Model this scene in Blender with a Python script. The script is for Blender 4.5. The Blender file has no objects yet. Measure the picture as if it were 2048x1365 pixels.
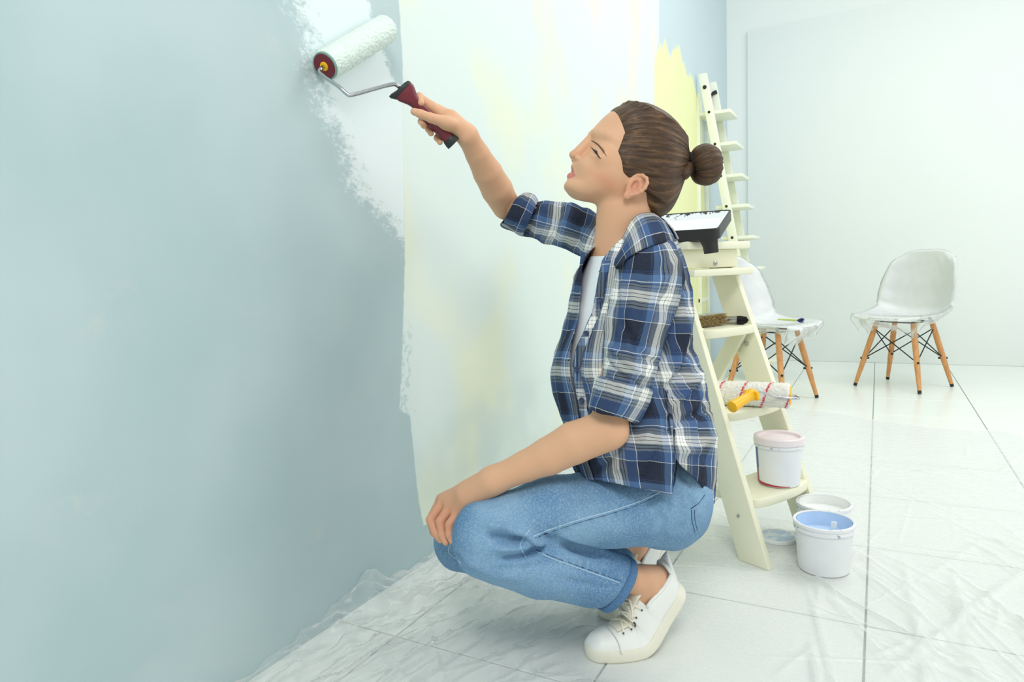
import bpy, bmesh, math, random
import numpy as np
from mathutils import Vector, Matrix

# ------------------------------------------------------------------ camera
FPX, PITCH, ROLL, YAW, CAMH = 1359.2, .1013, -.0386, .496, .778
def _cam_axes():
    cy, sy = math.cos(YAW), math.sin(YAW)
    fwd = np.array([-sy, cy, 0.]); right = np.array([cy, sy, 0.]); up = np.array([0., 0., 1.])
    F = math.cos(PITCH)*fwd - math.sin(PITCH)*up
    U = math.cos(PITCH)*up + math.sin(PITCH)*fwd
    return math.cos(ROLL)*right + math.sin(ROLL)*U, math.cos(ROLL)*U - math.sin(ROLL)*right, F
CR, CU, CF = _cam_axes()
CAM = np.array([0., 0., CAMH])
scene = bpy.context.scene
col = scene.collection
cam = bpy.data.cameras.new('camera'); cam.sensor_width = 36; cam.lens = FPX*36/2048
cam.clip_start = .05; cam.clip_end = 60
cam_o = bpy.data.objects.new('camera', cam); col.objects.link(cam_o)
M = Matrix.Identity(4)
for i in range(3):
    M[i][0], M[i][1], M[i][2], M[i][3] = CR[i], CU[i], -CF[i], CAM[i]
cam_o.matrix_world = M
scene.camera = cam_o

# ------------------------------------------------------------------ world and light
w = bpy.data.worlds.new('studio_daylight'); scene.world = w; w.use_nodes = True
w.node_tree.nodes['Background'].inputs[0].default_value = (.93, 1.0, .985, 1)
w.node_tree.nodes['Background'].inputs[1].default_value = .70
def area(name, loc, target, sx, sy, power, color=(1, 1, 1)):
    l = bpy.data.lights.new(name, 'AREA'); l.shape = 'RECTANGLE'; l.size = sx; l.size_y = sy
    l.energy = power; l.color = color
    o = bpy.data.objects.new(name, l); col.objects.link(o)
    o.location = loc
    o.rotation_euler = (Vector(target)-Vector(loc)).to_track_quat('-Z', 'Y').to_euler()
    return o
area('window_daylight', (3.6, 3.0, 2.2), (-.4, 2.4, .5), 2.2, 1.6, 40, (1, 1, .98))
area('added_top_fill', (.7, 3.3, 3.3), (.2, 3.1, 0), 1.8, 1.8, 40, (1, 1, .98))  # unseen overhead lamp, added to brighten the floor
area('added_front_key', (.45, -.9, 3.0), (-.5, 1.5, .3), 1.0, 1.0, 46, (1, .985, .96))  # unseen key lamp, added for her near side and streaks on the film
vs = scene.view_settings
vs.view_transform = 'Standard'; vs.look = 'None'; vs.gamma = 1; vs.exposure = -.07; vs.use_curve_mapping = False

# ------------------------------------------------------------------ helpers
def at(x, y, d): return CAM + CR*(x-1024)/FPX*d - CU*(y-682.5)/FPX*d + CF*d
def ray(x, y): return CR*(x-1024)/FPX - CU*(y-682.5)/FPX + CF
def on_floor(x, y, z=0.):
    q = ray(x, y); return CAM + q*((z-CAMH)/q[2])
def on_x(x, y, X):
    q = ray(x, y); return CAM + q*(X/q[0])

def tag(o, label=None, cat=None, group=None, kind=None):
    if label: o['label'] = label
    if cat: o['category'] = cat
    if group: o['group'] = group
    if kind: o['kind'] = kind
    return o
def empty(name, loc=(0, 0, 0), rz=0, parent=None):
    o = bpy.data.objects.new(name, None); col.objects.link(o)
    o.location = loc; o.rotation_euler = (0, 0, rz); o.empty_display_size = .05
    if parent: o.parent = parent
    return o
def link_mesh(name, me, mat=None, parent=None, smooth=True):
    o = bpy.data.objects.new(name, me); col.objects.link(o)
    if mat is not None: me.materials.append(mat)
    if smooth and len(me.polygons): me.polygons.foreach_set('use_smooth', np.ones(len(me.polygons), bool))
    if parent is not None: o.parent = parent
    return o
def from_bm(name, bm, mat=None, parent=None, smooth=False):
    me = bpy.data.meshes.new(name); bmesh.ops.recalc_face_normals(bm, faces=bm.faces[:])
    bm.to_mesh(me); bm.free()
    return link_mesh(name, me, mat, parent, smooth)
def from_data(name, verts, faces, mat=None, parent=None, smooth=True, uv=None):
    me = bpy.data.meshes.new(name)
    me.from_pydata([tuple(v) for v in verts], [], [tuple(f) for f in faces])
    if uv is not None:
        ul = me.uv_layers.new(name='UVMap'); li = np.empty(len(me.loops), np.int32)
        me.loops.foreach_get('vertex_index', li)
        ul.data.foreach_set('uv', np.asarray(uv, np.float32)[li].ravel())
    me.update()
    return link_mesh(name, me, mat, parent, smooth)
def from_np(name, V, Fq, mat=None, parent=None, uv=None):
    V = np.ascontiguousarray(V, np.float32); Fq = np.ascontiguousarray(Fq, np.int32); me = bpy.data.meshes.new(name)
    me.vertices.add(len(V)); me.vertices.foreach_set('co', V.ravel())
    me.loops.add(Fq.size); me.loops.foreach_set('vertex_index', Fq.ravel())
    me.polygons.add(len(Fq)); me.polygons.foreach_set('loop_start', np.arange(0, Fq.size, 4, dtype=np.int32))
    if uv is not None:
        ul = me.uv_layers.new(name='UVMap'); ul.data.foreach_set('uv', np.asarray(uv, np.float32)[Fq.ravel()].ravel())
    me.update(calc_edges=True); me.validate()
    return link_mesh(name, me, mat, parent, True)
def auto_smooth(o, deg=40):
    me = o.data; me.polygons.foreach_set('use_smooth', np.ones(len(me.polygons), bool))
    me.set_sharp_from_angle(angle=math.radians(deg)); return o

def add_box(bm, c, s, rot=None, bevel=0.):
    """box centred at c with full sizes s, optional 3x3 rotation (columns = axes)"""
    r = bmesh.ops.create_cube(bm, size=1.0)
    vs_ = r['verts']
    R = Matrix(rot).to_4x4() if rot is not None else Matrix.Identity(4)
    bmesh.ops.scale(bm, vec=s, verts=vs_)
    if bevel > 0:
        es = list({e for v in vs_ for e in v.link_edges})
        rr = bmesh.ops.bevel(bm, geom=es, offset=bevel, segments=2, affect='EDGES', profile=.5)
        vs_ = list({v for f in rr['faces'] for v in f.verts} | {v for v in vs_ if v.is_valid})
    bmesh.ops.transform(bm, matrix=Matrix.Translation(Vector(c)) @ R, verts=vs_)
def box(name, c, s, mat, parent=None, rot=None, bevel=.003):
    bm = bmesh.new(); add_box(bm, c, s, rot, bevel)
    return auto_smooth(from_bm(name, bm, mat, parent, True))
def axes_from(d, up=(0, 0, 1)):
    d = np.asarray(d, float); d = d/np.linalg.norm(d)
    up = np.asarray(up, float)
    if abs(d@up) > .98*np.linalg.norm(up): up = np.array([1., 0, 0])
    a = np.cross(up, d); a /= np.linalg.norm(a); b = np.cross(d, a)
    return a, b, d
def tube_data(pts, r, n=10, closed=False, cap=True):
    pts = [np.asarray(p, float) for p in pts]; m = len(pts)
    rr = r if hasattr(r, '__len__') else [r]*m
    V, Fc = [], []
    prev = None
    for i, p in enumerate(pts):
        if closed: t = pts[(i+1) % m]-pts[i-1]
        else: t = pts[min(i+1, m-1)]-pts[max(i-1, 0)]
        t = t/(np.linalg.norm(t)+1e-12)
        if prev is None: a, b, _ = axes_from(t)
        else:
            a = prev-t*(prev@t); a /= np.linalg.norm(a)+1e-12; b = np.cross(t, a)
        prev = a
        for k in range(n):
            th = 2*math.pi*k/n
            V.append(p+rr[i]*(a*math.cos(th)+b*math.sin(th)))
    for i in range(m if closed else m-1):
        j = (i+1) % m
        for k in range(n):
            k2 = (k+1) % n
            Fc.append((i*n+k, i*n+k2, j*n+k2, j*n+k))
    if cap and not closed:
        Fc.append(tuple(range(n))[::-1]); Fc.append(tuple((m-1)*n+k for k in range(n)))
    return V, Fc
def merge(parts):
    V, Fc = [], []
    for v, f in parts:
        o = len(V); V += list(v); Fc += [tuple(i+o for i in q) for q in f]
    return V, Fc
def tube(name, pts, r, mat, parent=None, n=10, closed=False):
    v, f = tube_data(pts, r, n, closed)
    return auto_smooth(from_data(name, v, f, mat, parent), 50)
def lathe_data(prof, n=48, c=(0, 0, 0)):
    """prof: (radius,z) list, open profile; r=0 ends are closed"""
    V, Fc, rows = [], [], []
    for r, z in prof:
        if r < 1e-6: rows.append([len(V)]); V.append((c[0], c[1], c[2]+z))
        else:
            rows.append(list(range(len(V), len(V)+n)))
            V += [(c[0]+r*math.cos(2*math.pi*k/n), c[1]+r*math.sin(2*math.pi*k/n), c[2]+z) for k in range(n)]
    for a, b in zip(rows, rows[1:]):
        for k in range(n):
            k2 = (k+1) % n
            if len(a) == 1 and len(b) == 1: continue
            if len(a) == 1: Fc.append((a[0], b[k2], b[k]))
            elif len(b) == 1: Fc.append((a[k], a[k2], b[0]))
            else: Fc.append((a[k], a[k2], b[k2], b[k]))
    return V, Fc
def lathe(name, prof, mat, parent=None, n=48, c=(0, 0, 0), ang=35):
    v, f = lathe_data(prof, n, c)
    return auto_smooth(from_data(name, v, f, mat, parent), ang)
def catmull(pts, n):
    P = np.asarray(pts, float); m = len(P)
    t = np.linspace(0, m-1, n); i = np.minimum(t.astype(int), m-2); f = (t-i)[:, None]
    p0 = P[np.maximum(i-1, 0)]; p1 = P[i]; p2 = P[i+1]; p3 = P[np.minimum(i+2, m-1)]
    return .5*(2*p1+(p2-p0)*f+(2*p0-5*p1+4*p2-p3)*f**2+(3*p1-p0-3*p2+p3)*f**3)
def rounded_poly(pts, r, seg=5):
    out = []; n = len(pts)
    for i in range(n):
        p = np.array(pts[i], float); a = np.array(pts[i-1], float)-p; b = np.array(pts[(i+1) % n], float)-p
        la, lb = np.linalg.norm(a), np.linalg.norm(b); rr = min(r, la*.45, lb*.45)
        s, e = p+a/la*rr, p+b/lb*rr
        for k in range(seg+1):
            t = k/seg; out.append((1-t)**2*s+2*t*(1-t)*p+t*t*e)
    return out
def prism_data(poly, ax, ay, az, o, t0, t1):
    """extrude 2-D poly (in ax,ay) from t0 to t1 along az, origin o"""
    ax, ay, az, o = (np.asarray(q, float) for q in (ax, ay, az, o)); n = len(poly)
    V = [o+ax*p[0]+ay*p[1]+az*t0 for p in poly]+[o+ax*p[0]+ay*p[1]+az*t1 for p in poly]
    Fc = [tuple(range(n))[::-1], tuple(range(n, 2*n))]+[(i, (i+1) % n, n+(i+1) % n, n+i) for i in range(n)]
    return V, Fc
def fix_normals(o):
    bm = bmesh.new(); bm.from_mesh(o.data); bmesh.ops.recalc_face_normals(bm, faces=bm.faces[:]); bm.to_mesh(o.data); bm.free(); return o
def prism(name, poly, ax, ay, az, o, t0, t1, mat, parent=None, bevel=0.):
    v, f = prism_data(poly, ax, ay, az, o, t0, t1)
    ob = fix_normals(from_data(name, v, f, mat, parent))
    if bevel:
        bm = bmesh.new(); bm.from_mesh(ob.data)
        es = [e for e in bm.edges if len(e.link_faces) == 2 and e.calc_face_angle(0) > .9]
        bmesh.ops.bevel(bm, geom=es, offset=bevel, segments=2, affect='EDGES', profile=.5)
        bm.to_mesh(ob.data); bm.free()
    return auto_smooth(ob, 40)

# ------------------------------------------------------------------ materials
def srgb(r, g, b):
    f = lambda c: (c/255/12.92 if c/255 <= .04045 else ((c/255+.055)/1.055)**2.4)
    return (f(r), f(g), f(b), 1)
class NT:
    def __init__(s, name):
        s.m = bpy.data.materials.new(name); s.m.use_nodes = True
        s.t = s.m.node_tree; s.n = s.t.nodes; s.l = s.t.links
        s.p = s.n['Principled BSDF']; s.out = s.n['Material Output']
    def add(s, typ, **kw):
        nd = s.n.new(typ)
        for k, v in kw.items():
            if k.startswith('i_'):
                key = k[2:]; key = int(key) if key.isdigit() else key
                s.put(nd, key, v)
            else: setattr(nd, k, v)
        return nd
    def put(s, nd, key, v):
        if isinstance(v, bpy.types.NodeSocket): s.l.new(v, nd.inputs[key])
        else: nd.inputs[key].default_value = v
    def math(s, op, a, b=None, c=None, clamp=False):
        nd = s.add('ShaderNodeMath', operation=op, use_clamp=clamp); s.put(nd, 0, a)
        if b is not None: s.put(nd, 1, b)
        if c is not None: s.put(nd, 2, c)
        return nd.outputs[0]
    def mix(s, f, a, b, blend='MIX'):
        nd = s.add('ShaderNodeMix', data_type='RGBA', blend_type=blend, clamp_factor=True)
        s.put(nd, 0, f); s.put(nd, 6, a); s.put(nd, 7, b); return nd.outputs[2]
    def noise(s, vec, scale, detail=3, rough=.5, scl=None):
        if scl is not None:
            mp = s.add('ShaderNodeMapping'); s.l.new(vec, mp.inputs[0]); mp.inputs['Scale'].default_value = scl; vec = mp.outputs[0]
        nd = s.add('ShaderNodeTexNoise'); s.l.new(vec, nd.inputs['Vector'])
        nd.inputs['Scale'].default_value = scale; nd.inputs['Detail'].default_value = detail; nd.inputs['Roughness'].default_value = rough
        return nd.outputs[0]
    def smooth(s, v, a, b):
        nd = s.add('ShaderNodeMapRange', interpolation_type='SMOOTHSTEP'); s.put(nd, 0, v); s.put(nd, 1, a); s.put(nd, 2, b); return nd.outputs[0]
    def ramp(s, v, stops, interp='LINEAR'):
        nd = s.add('ShaderNodeValToRGB'); s.put(nd, 0, v); cr = nd.color_ramp; cr.interpolation = interp
        while len(cr.elements) < len(stops): cr.elements.new(.5)
        for e, (p, c) in zip(cr.elements, stops): e.position = p; e.color = c
        return nd.outputs[0]
    def bump(s, h, strength=.3, dist=.002):
        nd = s.add('ShaderNodeBump'); s.put(nd, 'Height', h); nd.inputs['Strength'].default_value = strength; nd.inputs['Distance'].default_value = dist
        s.l.new(nd.outputs[0], s.p.inputs['Normal']); return nd
    def coord(s, k='Object'):
        return s.add('ShaderNodeTexCoord').outputs[k]
    def set(s, **kw):
        for k, v in kw.items(): s.put(s.p, k.replace('_', ' '), v)
        return s.m
def simple(name, c, rough=.5, metal=0., var=.04, scale=30, spec=.5, bump=0., coat=0.):
    t = NT(name); o = t.coord()
    n = t.noise(o, scale, 3)
    a = tuple(max(0, x*(1-var)) for x in c[:3])+(1,); b = tuple(min(1, x*(1+var)) for x in c[:3])+(1,)
    t.set(Base_Color=t.mix(n, a, b), Roughness=rough, Metallic=metal, Specular_IOR_Level=spec, Coat_Weight=coat)
    if bump: t.bump(t.noise(o, scale*6, 4), bump)
    return t.m
MAT = {}
MAT['white_plastic'] = simple('white_plastic', srgb(236, 238, 240), .35)
MAT['cream_paint'] = simple('cream_paint', srgb(240, 238, 212), .4, var=.03, scale=12)
MAT['white_paint_wood'] = simple('white_paint_wood', srgb(238, 241, 226), .45)
MAT['black_metal'] = simple('black_metal', srgb(24, 26, 28), .4, spec=.5)
MAT['black_plastic'] = simple('black_plastic', srgb(48, 47, 46), .45, bump=.05)
MAT['steel'] = simple('steel', srgb(190, 192, 195), .22, metal=1.)
MAT['yellow_plastic'] = simple('yellow_plastic', srgb(255, 190, 20), .35)
MAT['burgundy_plastic'] = simple('burgundy_plastic', srgb(112, 30, 44), .38)
MAT['dark_rubber'] = simple('dark_rubber', srgb(38, 42, 42), .5)

def wood_mat():
    t = NT('beech_wood'); o = t.coord()
    n = t.noise(o, 18, 4, .6, (6, 6, .7))
    t.set(Base_Color=t.ramp(n, [(.3, srgb(196, 134, 80)), (.7, srgb(222, 166, 108))]), Roughness=.5); return t.m
MAT['wood'] = wood_mat()
def tile_mat():
    t = NT('white_floor_tile'); g = t.add('ShaderNodeNewGeometry').outputs['Position']
    n = t.noise(g, 1.3, 3); n2 = t.noise(g, 60, 2)
    t.set(Base_Color=t.mix(n, srgb(233, 238, 232), srgb(240, 243, 239)), Roughness=.28, Specular_IOR_Level=.4); return t.m
MAT['tile'] = tile_mat()
MAT['grout'] = simple('tile_grout', srgb(170, 174, 172), .9)

# ------------------------------------------------------------------ the setting
WX, BY = -1.075, 5.72        # left wall plane x, back wall plane y
XR = 3.4
def curve_node(t, v, pts, xs, ys):
    """FloatCurve: v(metres)/xs -> value*ys; pts are (v,value) in metres"""
    nd = t.add('ShaderNodeFloatCurve'); t.put(nd, 1, t.math('DIVIDE', v, xs)); c = nd.mapping.curves[0]
    nd.mapping.extend = 'HORIZONTAL'; pts = sorted(pts)
    while len(c.points) < len(pts): c.points.new(.5, .5)
    for p, (a, b) in zip(c.points, pts): p.location = (a/xs, b/ys); p.handle_type = 'VECTOR'
    nd.mapping.update()
    return t.math('MULTIPLY', nd.outputs[0], ys)
def wall_px(pts): # pixel polyline on the left wall -> (y,z)
    return [(on_x(x, y, WX)[1], on_x(x, y, WX)[2]) for x, y in pts]
def left_wall_mat():
    t = NT('part_painted_wall'); g = t.add('ShaderNodeNewGeometry').outputs['Position']
    sp = t.add('ShaderNodeSeparateXYZ'); t.l.new(g, sp.inputs[0]); Y, Z = sp.outputs[1], sp.outputs[2]
    big = t.noise(g, 2.2, 3); fine = t.noise(g, 70, 5, .6); patch = t.noise(g, 5, 5, .62, (1, 1, 1.6))
    # old coat: grey blue with pale worn patches
    base = t.mix(t.smooth(big, .3, .7), srgb(174, 196, 199), srgb(188, 207, 209))
    worn = t.math('MULTIPLY', t.smooth(patch, .56, .74), t.smooth(t.noise(g, 26, 5, .7), .42, .7))
    base = t.mix(t.math('MULTIPLY', worn, .30), base, srgb(214, 214, 204))
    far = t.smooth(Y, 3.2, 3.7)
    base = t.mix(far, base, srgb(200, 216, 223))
    # fresh white coat
    zz = lambda pts: [(z, y) for y, z in wall_px(pts)]
    e1 = curve_node(t, Z, zz([(797, 0), (804, 120), (806, 240), (808, 380), (809, 520), (806, 640), (803, 720), (798, 822), (819, 830), (826, 900), (836, 1000), (846, 1050)]), 3., 6.)
    e2 = curve_node(t, Z, zz([(1318, 0), (1318, 80), (1309, 128), (1308, 340), (1308, 640)]), 3., 6.)
    wob = t.math('MULTIPLY', t.math('SUBTRACT', t.noise(g, 38, 4, .65), .5), .022)
    strip = t.math('MULTIPLY', t.smooth(Z, .68, .60), t.smooth(Z, .40, .44))       # rough roller edge
    m1 = t.smooth(t.math('ADD', t.math('SUBTRACT', Y, e1), t.math('MULTIPLY', wob, .5)), -.002, .005)
    m2 = t.smooth(t.math('ADD', t.math('SUBTRACT', e2, Y), wob), -.004, .004)
    m3 = t.smooth(t.math('ADD', Z, t.math('MULTIPLY', wob, .6)), .100, .106)
    white = t.math('MULTIPLY', t.math('MULTIPLY', m1, m2), m3)
    rough_hole = t.math('MULTIPLY', t.math('MULTIPLY', strip, t.smooth(t.math('SUBTRACT', Y, e1), .050, .035)), t.smooth(t.noise(g, 55, 4, .7), .50, .56))
    white = t.math('MULTIPLY', white, t.math('SUBTRACT', 1., t.math('MULTIPLY', rough_hole, .55)))
    tint = t.smooth(t.noise(g, 2.6, 2, .5, (1, 1, .8)), .46, .66)
    wc = t.mix(t.math('MULTIPLY', tint, .8), srgb(224, 236, 232), srgb(234, 238, 212))
    thin = t.math('MULTIPLY', t.smooth(Z, .44, .36), t.smooth(t.noise(g, 4, 2), .40, .62))
    wc = t.mix(t.math('MULTIPLY', thin, .35), wc, srgb(196, 214, 214))
    c = t.mix(white, base, wc)
    # yellow coat further along
    ypx = [(1318, 92), (1330, 84), (1342, 98), (1352, 88), (1362, 96), (1370, 128), (1380, 158), (1392, 172), (1400, 195), (1407, 330), (1412, 420)]
    top = curve_node(t, Y, [(p[0], p[1]) for p in wall_px(ypx)][:9], 6., 3.)
    ystreak = t.math('MULTIPLY', t.math('SUBTRACT', t.noise(g, 9, 3, .6, (1, 1, .04)), .5), .26)
    eY = curve_node(t, Z, zz([(1402, 180), (1406, 300), (1410, 420), (1413, 520), (1413, 640)]), 3., 6.)
    my = t.smooth(t.math('SUBTRACT', t.math('ADD', top, ystreak), Z), -.01, .03)
    my = t.math('MULTIPLY', my, t.smooth(t.math('ADD', t.math('SUBTRACT', eY, Y), t.math('MULTIPLY', wob, 3.)), -.02, .03))
    my = t.math('MULTIPLY', my, t.math('SUBTRACT', 1., m2))
    c = t.mix(my, c, srgb(235, 238, 184))
    # fresh roller strokes round the roller: broken, see-through edge
    e5 = curve_node(t, Z, zz([(560, 0), (590, 50), (606, 110), (613, 160), (618, 205), (628, 225), (650, 260), (672, 330), (690, 385), (722, 405), (758, 440), (790, 490), (815, 520), (835, 600)]), 3., 6.)
    fl = t.noise(g, 34, 6, .72, (1, 1.0, 1.7)); sp2 = t.noise(g, 130, 3, .6, (1, .8, 1.4))
    brk = t.math('ADD', t.math('MULTIPLY', t.math('SUBTRACT', fl, .5), .34), t.math('MULTIPLY', t.math('SUBTRACT', sp2, .5), .10))
    ms = t.smooth(t.math('ADD', t.math('SUBTRACT', Y, e5), brk), .0, .085)
    # bare strip left between roller tracks and the white coat (upper right of the roller)
    gap = curve_node(t, Z, zz([(732, 0), (735, 30), (748, 75), (765, 110), (778, 150), (795, 185), (810, 205), (812, 240)]), 3., 6.)
    mg = t.math('MULTIPLY', t.smooth(t.math('ADD', t.math('SUBTRACT', Y, gap), t.math('MULTIPLY', brk, .25)), .0, .02), t.smooth(Z, 1.20, 1.235))
    ms = t.math('MULTIPLY', ms, t.math('SUBTRACT', 1., t.math('MULTIPLY', mg, .9)))
    ms = t.math('MULTIPLY', t.math('MULTIPLY', ms, t.math('SUBTRACT', 1., white)), t.smooth(Y, 2.0, 1.8))
    spk = t.math('MULTIPLY', t.smooth(sp2, .67, .72), t.math('MULTIPLY', t.smooth(t.math('SUBTRACT', Y, e5), -.09, -.0), t.smooth(Z, .74, .9)))
    ms = t.math('MAXIMUM', ms, t.math('MULTIPLY', spk, t.math('SUBTRACT', .5, t.math('MULTIPLY', white, .5))))
    c = t.mix(t.math('MULTIPLY', ms, .88), c, srgb(233, 242, 243))
    t.set(Base_Color=c, Roughness=.62, Specular_IOR_Level=.3)
    h = t.math('ADD', t.math('MULTIPLY', fine, .4), t.math('MULTIPLY', t.math('MAXIMUM', white, ms), .6))
    t.bump(h, .12, .004)
    return t.m
MAT['wall_left'] = left_wall_mat()
MAT['wall_white'] = simple('white_wall_paint', srgb(238, 243, 241), .7, var=.012, scale=3)

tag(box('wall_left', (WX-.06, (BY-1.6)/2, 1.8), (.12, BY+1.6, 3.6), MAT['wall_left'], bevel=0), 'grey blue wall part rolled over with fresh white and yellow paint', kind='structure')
tag(box('wall_back', ((WX+XR)/2, BY+.06, 1.8), (XR-WX+.24, .12, 3.6), MAT['wall_white'], bevel=0), 'plain white wall at the far end of the room', kind='structure')
pn = on_floor(1495, 712)
tag(box('trim_1', ((-.918+XR)/2, BY-.012, 1.276), (XR+.918, .024, 2.552), MAT['wall_white'], bevel=.004), 'tall flat white panel lining the far wall', kind='structure')

fl = box('floor', ((WX+XR)/2, (BY-1.6)/2, -.05), (XR-WX, BY+1.6, .09), MAT['grout'], bevel=0)
tag(fl, 'white square tiled floor with thin grey joints', kind='structure')
TS, TG = .45, .0042
tile_cache = {}
def tile(x0, x1, y0, y1):
    sx, sy = x1-x0-TG, y1-y0-TG
    key = (round(sx, 3), round(sy, 3))
    if key not in tile_cache:
        bm = bmesh.new(); add_box(bm, (0, 0, 0), (sx, sy, .009), bevel=0)
        top = [e for e in bm.edges if all(v.co.z > 0 for v in e.verts)]
        bmesh.ops.bevel(bm, geom=top, offset=.0012, segments=1, affect='EDGES')
        me = bpy.data.meshes.new('tile'); bmesh.ops.recalc_face_normals(bm, faces=bm.faces[:]); bm.to_mesh(me); bm.free()
        me.materials.append(MAT['tile']); tile_cache[key] = me
    o = bpy.data.objects.new('tile', tile_cache[key]); col.objects.link(o)
    o.parent = fl; o.location = ((x0+x1)/2, (y0+y1)/2, -.0045)
xs = [WX-.012]+[-.014+TS*k for k in range(-2, 8) if WX+.02 < -.014+TS*k < XR-.02]+[XR]
ys = [-1.6]+[1.555+TS*k for k in range(-7, 10) if 1.555+TS*k < BY-.02 and 1.555+TS*k > -1.58]+[BY]
for a, b in zip(xs, xs[1:]):
    for c_, d_ in zip(ys, ys[1:]): tile(a, b, c_, d_)

# ================================================================== stepladder (cream, in front)
def build_stepladder():
    PHI, W, LEAN, Z1, DZ, TAP = .44, .30, .372, .166, .2165, .026
    P0 = np.array([-.234, 1.747, 0.])          # front near foot edge
    e = np.array([math.sin(PHI), math.cos(PHI), 0.]); n = np.array([math.cos(PHI), -math.sin(PHI), 0.]); z = np.array([0, 0, 1.])
    root = empty('stepladder', tuple(P0+e*W/2-n*.2))
    inv = Matrix.Translation(-Vector(root.location))
    def fin(o): o.data.transform(inv); return o
    cream = MAT['cream_paint']
    RW, RT, TOP = .088, .022, .80
    rot = lambda: np.column_stack([n, e, z])
    for s in (0, 1):                               # front rails: wide slanted boards
        off = e*(W-RT) if s else e*0.
        poly = [(0, 0), (-RW, 0), (-RW-LEAN*TOP, TOP), (-LEAN*TOP, TOP)]
        r = prism('side_rail', poly, n, z, e, P0+off, 0, RT, cream, root, .004)
        for v in r.data.vertices: v.co += Vector(e)*(TAP*v.co.z*(-1 if s else 1))
        fin(r)
    zs = [Z1+DZ*k for k in range(3)]
    for k, zt in enumerate(zs):                    # treads with bowed front edge
        fx = -LEAN*zt
        w2 = (W-2*RT)/2-TAP*zt
        pts = [(-w2, -.135), (w2, -.135), (w2, .004)]
        pts += [(w2*math.cos(a), .004+.022*math.sin(a)) for a in np.linspace(.15, math.pi-.15, 11)] + [(-w2, .004)]
        fin(prism('tread', pts, e, n, z, P0+e*W/2+n*fx, zt-.024, zt, cream, root, .004))
    zt = .842                                      # top platform, apron board and lower board
    c0 = P0+e*W/2-n*(LEAN*TOP+.05)
    fin(box('platform', c0+z*(zt-.011), (.20, W-.015, .022), cream, root, rot(), .004))
    fin(box('apron_board', c0+n*.055+z*(zt-.022-.026), (.022, W-.046, .052), cream, root, rot(), .003))
    fin(box('apron_board', c0-n*.055+z*(zt-.022-.026), (.022, W-.046, .052), cream, root, rot(), .003))
    fin(box('tread', c0+n*.06+z*(zt-.087), (.11, W-.030, .020), cream, root, rot(), .004))
    for s in (0, 1):                               # rear legs swing out to the back
        off = e*(RT+.002) if not s else e*(W-2*RT-.002)
        a = P0+off-n*(LEAN*.56+.03)+z*.60+e*(TAP*.6*(-1 if s else 1))
        b = P0+off-n*.62
        d = b-a; L = np.linalg.norm(d); d = d/L; u = np.cross(e, d)
        fin(box('rear_leg', (a+b)/2+e*.009+z*.004, (.045, .018, L), cream, root, np.column_stack([u, e, d]), .004))
    fin(box('rear_brace', P0+e*W/2-n*.50+z*.19, (.02, W-.06, .05), cream, root, rot(), .003))
    def bolt(c, d, r=.0075):
        a, b, d = axes_from(d)
        v, f = lathe_data([(0, .005), (r*.55, .005), (r*.6, .003), (r, .0025), (r, 0), (0, 0)], 14)
        v = [np.asarray(c)+a*p[0]+b*p[1]+d*p[2] for p in v]
        fin(auto_smooth(from_data('bolt', v, f, MAT['steel'], root), 40))
    bolt(P0+e*(W-RT-TAP*.54)-n*(LEAN*.54+.042)+z*.54, -e)
    bolt(P0-n*(LEAN*.12+.045)+z*.12+e*(TAP*.12-.0002), -e, .004)
    bolt(P0-n*(LEAN*.335+.045)+z*.335+e*(TAP*.335-.0002), -e, .004)
    bolt(c0+n*.0662+e*.02+z*(zt-.062), n, .0075)
    tag(root, 'cream painted wooden stepladder with bowed treads behind the crouching woman', 'stepladder')
    return dict(P0=P0, e=e, n=n, W=W, zs=zs, lean=LEAN, top=zt, c0=c0, z=z)
LAD = build_stepladder()

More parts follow.
